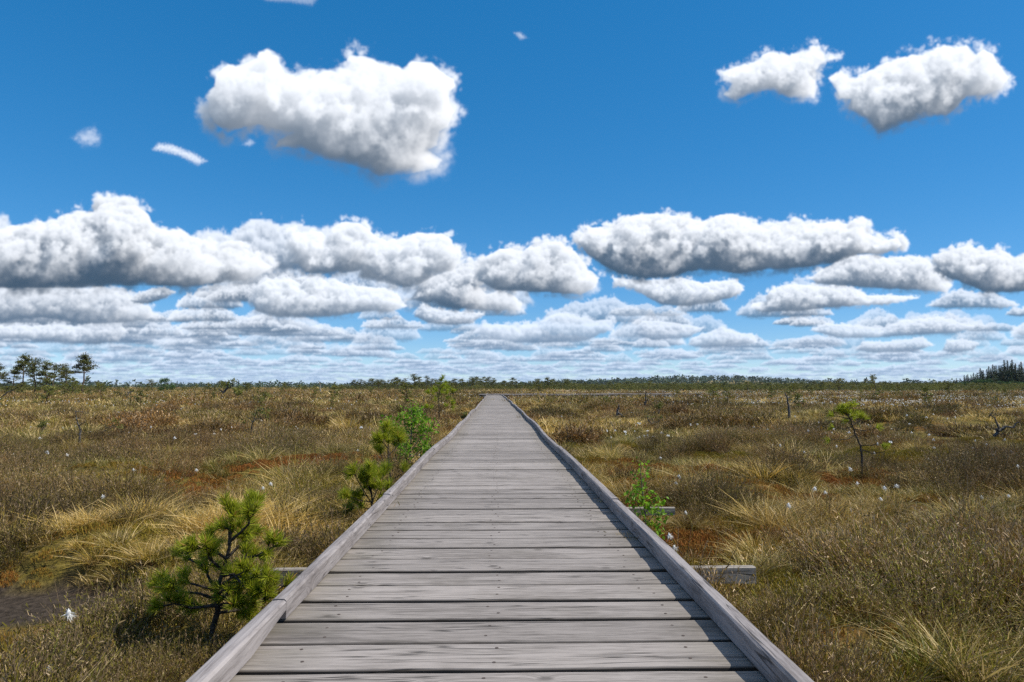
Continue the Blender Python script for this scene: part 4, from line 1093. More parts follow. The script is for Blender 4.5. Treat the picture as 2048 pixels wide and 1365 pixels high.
# spruce wood at the right edge
SX = [1908, 1914, 1922, 1929, 1934, 1941, 1948, 1956, 1962, 1969, 1975, 1981, 1988, 1992, 1998, 2004, 2010, 2016, 2022, 2028, 2034, 2040, 2046, 2054, 2062, 2072, 2084, 2096, 2110, 2126, 2145, 2165, 2190, 2220] + [1938, 1952, 1966, 1978, 1985, 1995, 2001, 2007, 2013, 2019, 2025, 2031, 2037, 2043, 2051, 2058, 2068, 2078, 2090, 2104, 2118]
for i, px in enumerate(SX):
    hp = np.interp(px, [1900, 1925, 1945, 1970, 1990, 2005, 2020, 2048, 2200], [13, 26, 35, 42, 52, 53, 56, 54, 50]) * gT.uniform(.84, 1.08) + 3
    D = gT.uniform(300, 345); k = i % 4
    lab = 'tall dark spruce in the wood at the right edge' if px > 1985 else 'shorter dark spruce at the thinning left end of the right-hand wood'
    plant_tree(('S', k), 'spruce_tree', SPRUCE[k], lab, 'spruce', 'spruces of the right wood', px + gT.uniform(-2, 2), D, px_h(hp * (1 if i < 34 else .86), D), gT.uniform(0, 6.28), 1.35)
for i, px in enumerate([1918, 1934, 1952, 1966, 1976, 1990, 2003, 2016, 2028, 2041, 2055, 2080, 2110]):
    D = gT.uniform(262, 290)
    plant_tree('R%d' % (i % 3), 'broadleaf_tree', BROAD[i % 3], 'bright green bushy tree at the foot of the spruce wood', 'tree', 'bushy trees before the spruces', px, D, px_h(gT.uniform(14, 24), D), gT.uniform(0, 6.28), gT.uniform(.85, 1.15))

# low pine scrub thickening under the counted pines: one mass
def pine_scrub():
    g = np.random.default_rng(63); n = 5200
    D = g.uniform(150, 330, n); px = g.uniform(-150, 2250, n)
    w = np.interp(px, [0, 180, 240, 600, 720, 980, 1060, 1250, 1900, 2048], [.5, .45, .10, .12, .55, .5, .55, 1, 1, .8])
    k = g.random(n) < w * np.clip((D - 140) / 60, .1, 1); D, px = D[k], px[k]
    az = np.arctan2(FWD[0] + RGT[0] * (px - 1024) / 1365, FWD[1] + RGT[1] * (px - 1024) / 1365); x, y = np.sin(az) * D, np.cos(az) * D; m = len(x)
    h = g.uniform(.9, 2.3, m) * np.interp(px, [0, 600, 1200, 2048], [.8, .7, 1.15, 1.1]) * (.7 + .6 * (D - 150) / 180); wd = h * g.uniform(1.1, 1.9, m)
    scatter('pine_scrub', [p[1] for p in DWARF] + [TALL[2][1], TALL[6][1]], np.stack([x, y, ground_z(x, y) - .1], -1), g.integers(0, 7, m), np.stack([0 * x, 0 * x, g.uniform(0, 6.28, m)], -1), np.stack([wd, wd, h], -1), 0 * x, 0 * x + 1)
pine_scrub()
# far-off wood closing the horizon: one mass
def far_forest():
    g = np.random.default_rng(31); b = MB()
    n = 7000
    az = np.radians(g.uniform(-62, 62, n)); r = g.uniform(950, 1750, n)
    hills = np.degrees(az) > 5
    x, y = np.sin(az) * r, np.cos(az) * r
    z = ground_z(x, y); h = g.uniform(6.5, 11, n) * (1 + .25 * (g.random(n) < .1)) * (.8 + .25 * fbm(x, y, 160., 401, 3)) * np.where(hills, 1.15, 1.)
    m = 14
    con = g.random(n) < .6
    for i in range(n):
        f = g.random(m) ** .8
        rad = np.where(con[i], h[i] * .22 * (1.05 - f), h[i] * .30 * np.sqrt(np.clip(1 - (f - .45) ** 2 * 3, .05, 1)))
        a = g.uniform(0, 6.28, m)
        p = np.stack([x[i] + np.cos(a) * rad, y[i] + np.sin(a) * rad, z[i] + f * h[i] * .9], -1)
        d = unit(np.stack([np.cos(a) + g.normal(0, .5, m), np.sin(a) + g.normal(0, .5, m), g.normal(.3, .5, m)], -1))
        b.ribbons(p, d, h[i] * .30, h[i] * .20, 1, None, taper=.3, r=np.clip(g.random(m) * .5 + .5 * g.random(), 0, 1), n=0. if con[i] else .8)
    o = b.build('far_forest', FOREST); tag(o, kind='stuff')
far_forest()

# ---------------------------------------------------------------- young pines and birches beside the boardwalk
def shoot(b, p, d, L, g, nl=.042, nn=95, wd=.0022, candle=0.):
    """end of a twig: needles all round it, a pale new candle at the tip"""
    d = unit(np.asarray(d, float)); p = np.asarray(p, float)
    s = g.uniform(0, 1., nn)
    base = p + d * (L * s)[:, None]
    rnd = g.normal(0, 1, (nn, 3)); rnd -= (rnd @ d)[:, None] * d; rnd = unit(rnd)
    dd = unit(d * g.uniform(.35, 1.1, nn)[:, None] + rnd)
    b.ribbons(base, dd, nl * g.uniform(.75, 1.15, nn), wd, 1, d * .006 + np.array([0, 0, .004]), taper=.35, r=g.random(nn), n=np.where(g.random(nn) < .06, .8, 0.))
    if candle:
        b.tube([p + d * L, p + d * (L + candle * .6), p + d * (L + candle)], [.0035, .0032, .001], 5, n=1., r=.6)
def sapling(name, label, cat, base_px, base_py, trunk, branches, seed, depth=.16, r0=.014, nl=.045, nn=95, wd=.0022, every=.06, sub=.05, candle_p=.3, up=.10):
    """trunk / branches: polylines in photograph pixels, taken at the plant's own distance and given depth; every one becomes wood with needled twigs"""
    g = np.random.default_rng(seed)
    bx, by, z0 = foot(base_px, base_py, up); D = view_depth(bx, by)
    t = thing(name, label, cat, (bx, by, z0)); tb = MB(); cb = MB()
    k = D / 1365
    def P(pts, dz): 
        n = len(pts); return np.array([((x - base_px) * k, q, (base_py - y) * k) for (x, y), q in zip(pts, dz)])
    tp = P(trunk, g.normal(0, .008, len(trunk))); tp[0, 2] -= .12 + up
    tb.tube(tp, np.linspace(r0, r0 * .22, len(tp)), 8)
    def twigs(pts, start):
        seg = np.linalg.norm(np.diff(pts, axis=0), axis=1); L = seg.sum(); s = start * L
        while s < L:
            c = np.cumsum(seg); j = int(np.searchsorted(c, s)); j = min(j, len(seg) - 1)
            q = pts[j] + (pts[j + 1] - pts[j]) * ((s - (c[j] - seg[j])) / seg[j])
            d = unit(unit(pts[j + 1] - pts[j]) * .6 + g.normal(0, .6, 3) + np.array([0, 0, .45]))
            l = sub * g.uniform(.6, 1.4); e = q + d * l
            tb.tube([q, q + d * l * .5 + g.normal(0, .004, 3), e], [.0035, .003, .002], 4, cap=False)
            shoot(cb, q + d * l * .35, d, l * .9, g, nl, nn, wd, candle=.035 if g.random() < candle_p and d[2] > .5 else 0.)
            s += every * g.uniform(.7, 1.3)
        if start >= .97: return
        d = unit(pts[-1] - pts[-2]) + np.array([0, 0, .4])
        shoot(cb, pts[-1] - unit(d) * .02, d, sub, g, nl, int(nn * 1.2), wd, candle=.045 if g.random() < candle_p + .3 else 0.)
    for bi, (pts, start) in enumerate(branches):
        n = len(pts); sgn = g.choice([-1, 1]) * g.uniform(.3, 1.); bp = P(pts, np.linspace(0, 1, n) * depth * sgn)
        tb.tube(bp, np.linspace(r0 * .45, .003, n), 6, cap=False); twigs(bp, start)
    twigs(tp[-3:], .3)
    tb.build('trunk', BARK_DARK, t, True); cb.build('needles', NEEDLE_NEAR, t)
    return t
sapling('young_pine', 'bushy bright green young pine with dark trunk, nearest beside the left kerb', 'pine tree', 428, 1300,
    [(428, 1300), (423, 1262), (433, 1226), (430, 1195), (440, 1150), (452, 1105), (455, 1065), (452, 1035)],
    [([(431, 1205), (395, 1195), (345, 1192), (303, 1182)], .55), ([(430, 1192), (408, 1160), (399, 1120), (405, 1082)], .3), ([(404, 1140), (372, 1138), (332, 1130)], .55),
     ([(434, 1230), (480, 1229), (512, 1213), (548, 1192)], .45), ([(432, 1216), (388, 1216), (362, 1203), (340, 1205)], .4), ([(442, 1172), (482, 1166), (520, 1152), (550, 1152)], .35),
     ([(445, 1142), (472, 1128), (502, 1124), (542, 1103)], .35), ([(454, 1092), (480, 1072), (502, 1052), (506, 1030)], .3), ([(455, 1062), (478, 1048), (494, 1026)], .3),
     ([(436, 1215), (462, 1208), (496, 1188), (524, 1182)], .3), ([(441, 1150), (425, 1118), (430, 1088)], .4), ([(430, 1200), (450, 1180), (470, 1190), (500, 1215)], .3),
     ([(432, 1210), (455, 1190), (480, 1130)], .4), ([(428, 1212), (405, 1222), (372, 1235)], .6), ([(446, 1125), (430, 1100), (408, 1092)], .4), ([(440, 1160), (470, 1150), (510, 1180), (548, 1172)], .4), ([(438, 1180), (462, 1160), (500, 1140)], .3), ([(452, 1100), (440, 1070), (436, 1048)], .4), ([(454, 1075), (470, 1050), (474, 1022)], .3), ([(430, 1195), (452, 1200), (478, 1205), (505, 1232)], .3), ([(448, 1125), (470, 1100), (488, 1085)], .3), ([(430, 1190), (415, 1175), (385, 1160), (362, 1165)], .5), ([(434, 1222), (450, 1222), (470, 1235)], .3)],
    1, .15, .016, .043, 95, .0036, .036, .040, .4, up=.0)
sapling('young_pine', 'taller dark young pine with bare forked grey stems leaning over the left kerb', 'pine tree', 783, 985,
    [(783, 985), (781, 958), (777, 930), (776, 908), (775, 880), (774, 862)],
    [([(781, 950), (772, 935), (763, 920), (757, 905)], .8), ([(782, 962), (796, 953), (806, 947)], .97), ([(782, 963), (768, 958), (757, 954)], .97), ([(777, 912), (788, 900), (797, 888)], .55), ([(776, 900), (768, 888), (762, 880)], .5), ([(775, 885), (780, 872)], .4)],
    2, .10, .013, .085, 170, .0045, .060, .085, .5)
sapling('young_pine', 'low dark bushy pine crouching in the grass left of the forked young pine', 'pine tree', 735, 1030,
    [(748, 1030), (745, 1005), (742, 985), (738, 960)],
    [([(746, 1012), (730, 985), (718, 962), (712, 945)], .3), ([(747, 1015), (760, 990), (772, 985), (780, 990)], .3), ([(746, 1005), (722, 1000), (704, 990)], .4), ([(745, 1002), (756, 970), (762, 955)], .3), ([(744, 995), (735, 965), (740, 940)], .3), ([(746, 1020), (770, 1008), (800, 1000), (818, 998)], .5), ([(746, 1020), (715, 1015), (700, 1022)], .4)],
    3, .15, .012, .07, 140, .0042, .055, .07, .3)
sapling('young_pine', 'slender young pine with thin level branches beyond the birch sapling', 'pine tree', 878, 846,
    [(878, 846), (878, 820), (877, 800), (879, 780), (882, 764)],
    [([(878, 826), (866, 819), (857, 815)], .5), ([(878, 822), (892, 818), (904, 810)], .5), ([(878, 806), (868, 796), (860, 788)], .4), ([(878, 804), (890, 797), (902, 786)], .4), ([(879, 790), (870, 782)], .4), ([(879, 788), (892, 778)], .4), ([(879, 780), (888, 770)], .4)],
    4, .30, .016, .11, 80, .008, .14, .11, .2)
def crooked_pine():
    sapling('crooked_pine', 'small crooked pine with bare leaning stem and yellow-green tuft on top, right of boardwalk', 'pine tree', 1721, 938,
        [(1721, 938), (1724, 915), (1722, 890), (1714, 870), (1708, 850), (1704, 838), (1696, 828)],
        [([(1704, 838), (1692, 826), (1680, 822)], .25), ([(1700, 832), (1698, 818), (1703, 812)], .25), ([(1704, 838), (1690, 834), (1676, 832)], .4), ([(1705, 840), (1715, 834), (1722, 836)], .4), ([(1708, 850), (1722, 842), (1738, 838)], .6), ([(1698, 830), (1688, 818), (1692, 812)], .3),
         ([(1713, 868), (1690, 877), (1655, 876)], .99), ([(1709, 852), (1695, 858), (1682, 856)], .99), ([(1710, 858), (1728, 860), (1742, 856)], .99), ([(1722, 897), (1742, 905), (1760, 900)], .99), ([(1721, 890), (1740, 888), (1752, 884)], .99)],
        5, .16, .016, .070, 55, .006, .11, .06, .15)
crooked_pine()
def birch(name, label, base_px, base_py, stems, seed, leaf, nl, r0=.008, depth=.15):
    g = np.random.default_rng(seed); bx, by, z0 = foot(base_px, base_py); D = view_depth(bx, by); k = D / 1365
    t = thing(name, label, 'birch', (bx, by, z0)); tb = MB(); cb = MB()
    for si, pts in enumerate(stems):
        n = len(pts); P = np.array([((x - base_px) * k, q, (base_py - y) * k) for (x, y), q in zip(pts, np.linspace(0, 1, n) * depth * g.uniform(-1, 1))])
        if si == 0: P[0, 2] -= .25
        tb.tube(P, np.linspace(r0 if si == 0 else r0 * .5, .0015, n), 6, cap=False)
        m = nl; s = g.uniform(.25 if si else .3, 1., m) * (n - 1); j = np.minimum(s.astype(int), n - 2)
        q = P[j] + (P[j + 1] - P[j]) * (s - j)[:, None]
        d = unit(g.normal(0, 1, (m, 3)) + np.array([0, 0, .1])); tw = g.uniform(.3, 1., m) * leaf * 2.6
        q2 = q + d * tw[:, None]
        cb.ribbons(q, d, tw, .0012, 1, None, r=.2, n=0.)
        # leaf blades: pointed ovals hanging from short stalks
        ld = unit(d * .6 + g.normal(0, .5, (m, 3)) + np.array([0, 0, -.35])); sd = unit(np.cross(ld, g.normal(0, 1, (m, 3)))); L = leaf * g.uniform(.65, 1.25, m)
        v = np.stack([q2, q2 + ld * (L * .35)[:, None] + sd * (L * .38)[:, None], q2 + ld * L[:, None], q2 + ld * (L * .35)[:, None] - sd * (L * .38)[:, None]], 1).reshape(-1, 3)
        cb.add(v, np.arange(m * 4).reshape(-1, 4), 0, r=np.repeat(g.random(m), 4), n=np.repeat((g.random(m) < .3) * .8, 4))
    tb.build('stem', BARK_GREY, t, True); cb.build('leaves', LEAF_BIRCH, t)
birch('birch_sapling', 'leafy bright green birch sapling behind the left kerb, beyond the forked young pine', 820, 948,
    [[(820, 948), (819, 915), (820, 880), (822, 845), (817, 812)], [(819, 915), (800, 880), (786, 862), (774, 842)], [(820, 905), (838, 880), (852, 862), (862, 852)], [(820, 880), (806, 850), (798, 826)], [(820, 870), (835, 850), (846, 838)], [(820, 920), (840, 900), (858, 890)], [(821, 850), (830, 835), (828, 818)], [(819, 925), (806, 905), (812, 890)]],
    21, .046, 120, .012, .25)
birch('birch_sapling', 'small birch sapling with round fresh leaves close behind the right kerb', 1294, 1075,
    [[(1294, 1075), (1290, 1030), (1286, 990), (1282, 950), (1281, 928)], [(1291, 1040), (1278, 1012), (1264, 992)], [(1290, 1030), (1305, 1005), (1322, 996)], [(1292, 1050), (1308, 1030), (1324, 1024)], [(1292, 1050), (1300, 1060), (1312, 1065)], [(1287, 1000), (1275, 985), (1268, 978)]],
    22, .034, 55, .007, .12)

# ---------------------------------------------------------------- dead and gnarled wood standing on the bog
def snag(label, base_px, base_py, stems, r0, mat, seed, green=None, nm='dead_pine', cat='dead tree', depth=.2):
    g = np.random.default_rng(seed); bx, by, z0 = foot(base_px, base_py); D = view_depth(bx, by); k = D / 1365
    t = thing(nm, label, cat, (bx, by, z0)); tb = MB()
    for si, (pts, w) in enumerate(stems):
        n = len(pts); P = np.array([((x - base_px) * k, q, (base_py - y) * k) for (x, y), q in zip(pts, np.linspace(0, 1, n) * depth * k * 100 * g.uniform(-.5, .5))])
        m = (n - 1) * 3 + 1; s = np.linspace(0, n - 1, m); P = np.stack([np.interp(s, np.arange(n), P[:, i]) for i in range(3)], -1); P[1:-1] += g.normal(0, .25 * r0, (m - 2, 3))
        if si == 0: P[0, 2] -= .3
        tb.tube(P, np.linspace(r0 * w, r0 * w * .3, m), 6, cap=True)
        if w < .9:
            for q in range(3):
                j = int(g.integers(m // 2, m)); L = g.uniform(3, 9) * k
                d = unit(g.normal(0, 1, 3) + np.array([0, 0, .2])); tb.tube([P[j], P[j] + d * L * .5, P[j] + d * L + g.normal(0, .1 * L, 3)], [r0 * .2, r0 * .14, r0 * .07], 4, cap=False)
    tb.build('trunk', mat, t, True)
    if green:
        cb = MB()
        for (x, y, rad, nn) in green:
            tuft(cb, np.array([(x - base_px) * k, g.normal(0, rad * k * .4), (base_py - y) * k]), rad * k * 1.2, nn, g, 5.5 * k, .7, 0, .5)
        cb.build('needles', NEEDLE_DWARF, t)
snag('black charred-looking dead pine with a long arm reaching right, near the right edge', 1990, 872, [([(1990, 872), (1996, 860), (2004, 846)], 1.), ([(1996, 858), (2010, 851), (2025, 850), (2036, 840)], .75), ([(1998, 855), (1992, 840), (1987, 830), (1986, 820)], .4), ([(1992, 866), (2004, 864), (2014, 866)], .3)], .055, DEAD_WOOD, 51)
snag('short black forked dead stump between the boardwalk and the green bush', 1234, 839, [([(1234, 839), (1235, 826), (1238, 815)], 1.), ([(1236, 826), (1243, 832), (1246, 838)], .6), ([(1238, 818), (1236, 812)], .5)], .075, DEAD_WOOD, 52)
snag('thin black dead pole standing before the right branch of the boardwalk', 1290, 817, [([(1290, 817), (1291, 802), (1290, 790), (1291, 785)], 1.), ([(1291, 800), (1296, 797)], .4)], .06, DEAD_WOOD, 53)
snag('low wide-armed dead shrub with crooked dark twigs right of the boardwalk', 1302, 857, [([(1302, 857), (1303, 851), (1312, 849), (1320, 842)], 1.), ([(1303, 851), (1298, 846), (1296, 838)], .8), ([(1306, 850), (1308, 845)], .5), ([(1312, 849), (1318, 848)], .5)], .035, DEAD_WOOD, 54, [(1300, 838, 5, 14), (1320, 838, 4, 12)])
snag('tall thin dark dead stem with a stub arm in the cotton grass on the right', 1581, 841, [([(1581, 841), (1580, 820), (1577, 800), (1574, 788)], 1.), ([(1577, 800), (1584, 798)], .4)], .05, DEAD_WOOD, 55)
snag('small leaning black stump beside a white tuft near the boardwalk', 1221, 853, [([(1221, 853), (1223, 845), (1222, 838)], 1.)], .05, DEAD_WOOD, 56)
snag('short dark dead stem far out right of the boardwalk branch', 1396, 800, [([(1396, 800), (1396, 793), (1394, 788)], 1.), ([(1395, 792), (1399, 789)], .5)], .10, DEAD_WOOD, 57)
snag('dark dead stub with a bent top on the right, before the pine belt', 1510, 811, [([(1510, 811), (1512, 806), (1517, 801)], 1.), ([(1512, 806), (1509, 802)], .5)], .07, DEAD_WOOD, 58)
snag('crooked grey dead sapling with a bleached stem in the left grass', 157, 888, [([(157, 888), (160, 875), (156, 862), (150, 848), (146, 832)], 1.), ([(148, 834), (160, 835), (170, 839)], .4), ([(156, 862), (164, 858), (168, 854)], .5), ([(152, 850), (156, 846)], .4)], .022, DEAD_WOOD, 59)
snag('leaning grey dead branch right of the crooked dead sapling on the left', 187, 885, [([(187, 885), (195, 872), (207, 860)], 1.), ([(200, 866), (212, 853), (226, 848)], .6), ([(207, 860), (218, 856), (234, 850)], .5)], .018, DEAD_WOOD, 60, [(228, 842, 7, 30), (236, 852, 6, 24)])
snag('dark bushy half-dead pine with a yellow-green top, left of the boardwalk', 501, 876, [([(501, 876), (502, 860), (505, 848), (512, 842)], 1.), ([(505, 848), (498, 842), (490, 838)], .6), ([(512, 842), (522, 840), (530, 836)], .6), ([(502, 866), (494, 862), (488, 866)], .5), ([(505, 848), (508, 836), (506, 828)], .5)], .022, DEAD_WOOD, 61, [(520, 822, 8, 40), (530, 828, 8, 40), (522, 806, 7, 30), (512, 832, 8, 26), (534, 838, 6, 24), (488, 848, 6, 16)])
snag('gnarled pine with black bent trunk and pale dead arm on the left skyline', 446, 800, [([(446, 800), (447, 788), (452, 777), (460, 771), (466, 766)], 1.), ([(446, 788), (442, 782), (438, 776)], .55), ([(456, 774), (452, 768), (450, 764)], .5)], .15, DEAD_WOOD, 62, [(464, 761, 6, 40), (470, 778, 9, 60), (474, 784, 7, 40), (455, 766, 6, 30), (448, 768, 6, 26)], 'gnarled_pine', 'pine tree')
snag('bleached white curved dead stick poking up among green dwarf shrubs on the left', 492, 818, [([(492, 818), (494, 812), (498, 807), (502, 804)], 1.)], .035, PALE_DEAD, 63, nm='dead_stick', cat='dead wood')
snag('dark bent dead trunk like a low arch, left of the round tree', 249, 802, [([(249, 802), (251, 792), (256, 785), (262, 782)], 1.), ([(234, 806), (240, 799), (244, 795)], .8), ([(252, 790), (248, 784)], .4)], .09, DEAD_WOOD, 64)
snag('thin dead stem on the skyline left of the pine line', 641, 786, [([(641, 786), (641, 775), (641, 768), (639, 762)], 1.)], .10, PALE_DEAD, 65)
snag('bent black dead pine left of the boardwalk end', 716, 796, [([(716, 796), (718, 789), (722, 784)], 1.), ([(718, 789), (713, 786)], .4)], .085, DEAD_WOOD, 66)
snag('short slanting black snag beside the bent dead pine', 739, 803, [([(739, 803), (741, 797), (741, 793)], 1.)], .08, DEAD_WOOD, 67)
snag('black V-shaped snag between the birch and the pine line', 793, 805, [([(793, 805), (795, 797), (791, 790)], 1.), ([(795, 799), (800, 794)], .6), ([(780, 806), (779, 794), (778, 785)], .5)], .065, DEAD_WOOD, 68)
snag('fallen black log with upturned branches at the left edge', 4, 800, [([(-14, 808), (2, 796), (14, 786), (24, 782)], 1.), ([(4, 795), (20, 800), (34, 806)], .5)], .085, DEAD_WOOD, 69, [(0, 806, 10, 40), (12, 812, 8, 26)], 'fallen_log', 'dead wood')
snag('upturned dark root mound in the cotton grass on the right', 1943, 812, [([(1943, 812), (1940, 807), (1930, 811), (1920, 814)], 1.), ([(1941, 808), (1943, 803)], .8)], .09, DEAD_WOOD, 70, nm='root_mound', cat='dead wood')
snag('second dark root mound nearer the spruce wood on the right', 2024, 796, [([(2024, 796), (2024, 790), (2012, 795)], 1.), ([(2024, 791), (2030, 795)], .8)], .14, DEAD_WOOD, 71, nm='root_mound', cat='dead wood')
def green_bush(label, px, py, w, h, seed):
    g = np.random.default_rng(seed); bx, by, z0 = foot(px, py); k = view_depth(bx, by) / 1365
    t = thing('dwarf_shrub', label, 'shrub', (bx, by, z0)); tb = MB(); cb = MB()
    for i in range(14):
        a = g.uniform(0, 6.28); e = np.array([math.cos(a) * w * .5 * g.random(), math.sin(a) * w * .5 * g.random(), h * g.uniform(.5, 1)]) * k
        tb.tube(jitter_path(g, (0, 0, -.05), e, 4, .01), [.008, .006, .004, .002], 4, cap=False)
        tuft(cb, e, w * .16 * k, 34, g, 2.6 * k, .8, 0, .9, .3)
    tb.build('stems', BARK_GREY, t); cb.build('foliage', NEEDLE_DWARF, t)
green_bush('yellow-green rounded dwarf shrub right of the black dead pole', 1318, 828, 22, 22, 1)
green_bush('low bright green shrub beside the far left kerb', 930, 842, 12, 18, 2)
green_bush('yellow-green shrub beyond the gnarled dead wood on the right, before the spruces', 1985, 812, 18, 16, 3)
green_bush('bright yellow-green shrub in the grass right of the crooked pine', 1656, 852, 16, 10, 4)
green_bush('small yellow-green shrub in the left grass beside white cotton tufts', 84, 864, 18, 22, 5)
green_bush('low green shrub under the bleached curved stick', 532, 806, 18, 14, 6)

# ================================================================ cotton grass: white heads on thin stalks
def cotton_head(b, c, r, g, nh=70):
    th = np.arange(6) / 6 * 6.283
    rings = [(-.55, .45), (-.1, .8), (.35, .7), (.75, .3)]
    v = [c + np.array([math.cos(a) * r * .55 * q, math.sin(a) * r * .55 * q, z * r]) * g.uniform(.85, 1.15) for z, q in rings for a in th]
    v += [c + np.array([0, 0, -r * .8]), c + np.array([0, 0, r])]
    f = [(k * 6 + j, k * 6 + (j + 1) % 6, (k + 1) * 6 + (j + 1) % 6, (k + 1) * 6 + j) for k in range(3) for j in range(6)]
    b.add(v, f)
    b.add(v, [((j + 1) % 6, j, 24) for j in range(6)] + [(18 + j, 18 + (j + 1) % 6, 25) for j in range(6)])
    d = unit(g.normal(0, 1, (nh, 3)) * np.array([1, 1, .8]) + np.array([.45, 0, -.15]))
    b.ribbons(np.repeat(c[None], nh, 0) + g.normal(0, r * .25, (nh, 3)), d, r * g.uniform(.7, 1.5, nh), r * .13, 1, np.array([[0, 0, -.25 * r]]).repeat(nh, 0), taper=.2)
def cotton_plant(label, group, head, base, seed, r=.017, bow=.04):
    """head and base in world coordinates"""
    g = np.random.default_rng(seed); base = np.array(base, float); head = np.array(head, float) - base
    t = thing('cotton_grass', label, 'cotton grass', tuple(base), 0, group); t['kind'] = 'thing'
    s = np.linspace(0, 1, 8)[:, None]
    p = head * s + np.array([bow, 0, bow * .4]) * (4 * s * (1 - s)) ; p[0, 2] -= .05
    sb = MB(); sb.tube(p, np.linspace(.0022, .0014, 8), 5); sb.build('stalk', STALK, t, True)
    hb = MB(); cotton_head(hb, head, r, g); hb.build('fluffy_head', COTTON, t, True)
def cotton_near():
    def hb(hx, hy, bx_, by_, z=-.40):
        x, y = at_z(bx_, by_, z); D = math.hypot(x, y); d = ray(hx, hy); d = d / math.hypot(d[0], d[1])
        return (d[0] * D, d[1] * D, CAM_H + d[2] * D), (x, y, gz(x, y))
    h, b = hb(137, 1227, 84, 1372)
    cotton_plant('tall white cotton grass head on a long leaning green stalk, biggest at lower left', None, h, b, 1, .021, -.01)
    h, b = hb(100, 1336, 80, 1420)
    cotton_plant('white cotton grass head low down at the bottom left, below the tall leaning one', None, h, b, 2, .017, .0)
    for i, (x, y, lab) in enumerate(((1348, 1097, 'large white cotton head peeping over the right kerb'), (1338, 1072, 'white cotton head just behind the larger one at the right kerb'), (1371, 1025, 'white cotton head right of the cross sleeper end'))):
        X, Y = at_z(x, y, -.13 if i < 2 else -.2); cotton_plant(lab, None, (X, Y, -.13 if i < 2 else -.2), (X + .03, Y + .02, gz(X, Y)), 3 + i, .020 if i < 2 else .014)
    g = np.random.default_rng(15)
    L1 = [(1650, 982), (1577, 1012), (1358, 952), (1352, 967), (1629, 979), (1768, 973), (1793, 975), (1761, 997), (1962, 994), (2017, 996), (1884, 918), (1868, 895), (1986, 910), (1856, 917), (1950, 882),
          (267, 940), (541, 966), (526, 973), (393, 940), (205, 993), (1321, 915), (1295, 872), (1288, 874), (1251, 863), (1269, 863), (1222, 875), (1230, 862), (1279, 872), (1251, 871), (1545, 852), (1637, 845), (1667, 858), (1755, 873), (1714, 968), (1700, 940), (2035, 930), (1748, 905), (1608, 905), (1560, 893)]
    L2 = [(545, 846), (538, 849), (571, 845), (595, 857), (592, 853), (545, 862), (463, 855), (442, 859), (415, 844), (181, 835), (151, 854), (181, 865), (302, 853), (258, 865), (126, 856), (95, 847), (62, 853), (57, 839), (300, 826), (272, 826), (250, 811), (92, 807), (88, 800), (668, 818), (686, 818), (715, 902), (741, 870), (822, 910), (839, 911), (725, 832), (770, 832), (760, 830)]
    for i, (x, y) in enumerate(L1 + L2):
        z = -.17; X, Y = at_z(x, y, z)
        side = 'right' if x > 997 else 'left'
        cotton_plant('white cotton grass tuft on a thin stalk among the nearer sedge, %s of the boardwalk' % side, 'nearer cotton grass on the %s' % side, (X, Y, z + g.normal(0, .01)), (X + g.normal(0, .04), Y + g.normal(0, .03), gz(X, Y)), 40 + i, .017 * g.uniform(.8, 1.2) * (1 + .012 * Y))
    return len(L1 + L2) + 5
def small_cotton_mesh(seed):
    g = np.random.default_rng(seed); b = MB(); a = g.uniform(0, 6.28)
    b.ribbons(np.array([[0, 0, -.03]]), np.array([[math.cos(a) * .15, math.sin(a) * .15, 1.]]), .25, .003, 2, None, 1)
    r = .026; c = np.array([math.cos(a) * .04, math.sin(a) * .04, .225]); 
    d = unit(g.normal(0, 1, (16, 3))); b.ribbons(np.repeat(c[None], 16, 0), d, r * g.uniform(.8, 1.3, 16), r * .9, 1, None, 0, taper=.4)
    return b.mesh('cotton_grass', [COTTON, STALK])
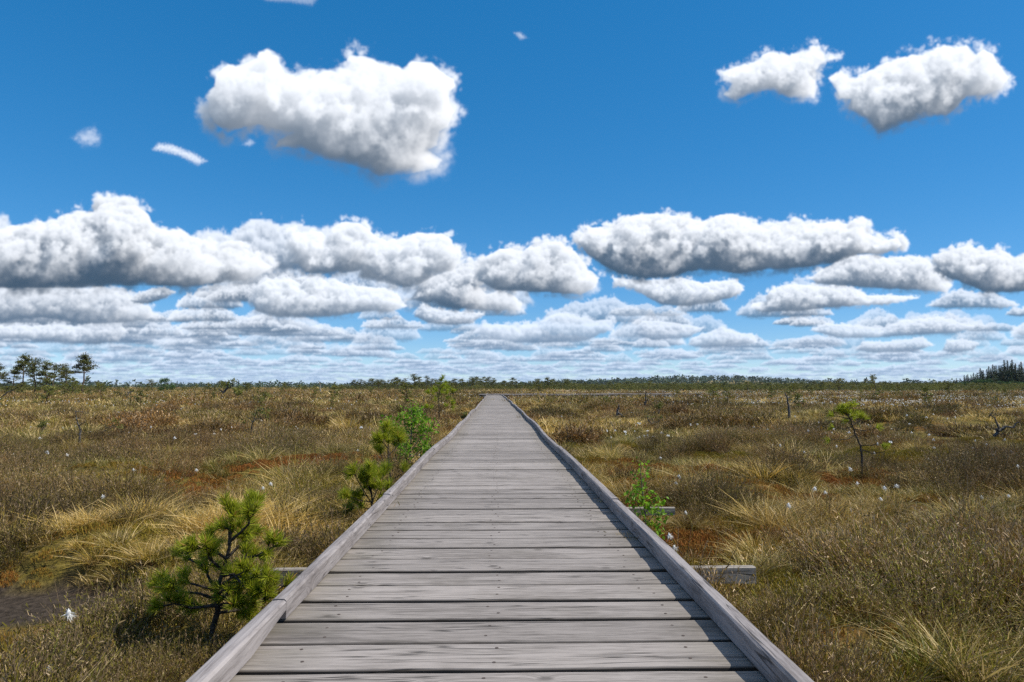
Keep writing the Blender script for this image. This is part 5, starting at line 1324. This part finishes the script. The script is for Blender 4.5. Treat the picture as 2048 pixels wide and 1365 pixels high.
def cotton_field(n_near):
    g = np.random.default_rng(91); ms = [small_cotton_mesh(i) for i in range(4)]
    # counted tufts further out, then the rest as one drift
    n = 300 - n_near; k = 0; P = []
    while k < n:
        D = 12 + 30 * g.random() ** .8; px = g.uniform(-30, 2080)
        if abs(px - 997) < 60 + 1300 / D: continue
        w = (.9 if px > 1000 else .5) * (.5 + .5 * (fbm(px, D * 30, 160., 501, 2) > 0))
        if g.random() > w: continue
        x, y = at_d(px, D); P.append((x, y)); k += 1
    for i, (x, y) in enumerate(P):
        o = link('cotton_grass', ms[i % 4], None, (x, y, gz(x, y))); o.rotation_euler = (0, 0, g.uniform(0, 6.28)); s = g.uniform(.85, 1.25) * (1 + .008 * y); o.scale = (s, s, 1.)
        side = 'right' if x > 0 else 'left'
        tag(o, 'tiny white cotton grass dot out on the open bog, %s of the boardwalk' % side, 'cotton grass', 'far cotton grass on the %s' % side, 'thing')
    m = 24000; D = 38 * (230 / 38) ** g.random(m); px = g.uniform(-60, 2110, m)
    dens = np.interp(px, [0, 600, 1000, 1200, 1450, 2048], [.12, .14, .22, .5, .8, 1.]) * np.interp(D, [38, 60, 150, 230], [.5, 1., .8, .3])
    dens *= .35 + .65 * (fbm(px, np.log(D) * 900, 150., 521, 3) > -.1)
    k = g.random(m) < dens; D, px = D[k], px[k]
    az = np.arctan2(FWD[0] + RGT[0] * (px - 1024) / 1365, FWD[1] + RGT[1] * (px - 1024) / 1365)
    x, y = np.sin(az) * D, np.cos(az) * D
    ok = (np.abs(x - path_x(y)) > 1.) | (y > 70.5); x, y, D = x[ok], y[ok], D[ok]; n = len(x)
    s = g.uniform(.6, 1.05, n) * (1 + .010 * D)
    scatter('cotton_grass_drift', ms, np.stack([x, y, ground_z(x, y) + .02], -1), g.integers(0, 4, n), np.stack([0 * x, 0 * x, g.uniform(0, 6.28, n)], -1), np.stack([s, s, 1 + .006 * D], -1), 0 * x, 0 * x + 1)
cotton_field(cotton_near())

# ================================================================ air: far things fade a little
def build_haze():
    b = MB(); X, Y0, Y1, za, zb = 6700, -1700, 6700, -2.2, 38.
    v = [(-X, Y0, za), (X, Y0, za), (X, Y1, za), (-X, Y1, za), (-X, Y0, zb), (X, Y0, zb), (X, Y1, zb), (-X, Y1, zb)]
    b.add(v, [(3, 2, 1, 0), (4, 5, 6, 7), (0, 1, 5, 4), (1, 2, 6, 5), (2, 3, 7, 6), (3, 0, 4, 7)])
    m = bpy.data.materials.new('air'); m.use_nodes = True; nt = nodes_of(m)
    p = N(nt, 'ShaderNodeVolumePrincipled'); p.inputs['Color'].default_value = (.72, .84, 1., 1); p.inputs['Density'].default_value = .00005
    out = N(nt, 'ShaderNodeOutputMaterial'); LK(nt, p.outputs[0], out.inputs['Volume'])
    tag(b.build('haze', m), kind='stuff')
if HAZE: build_haze()
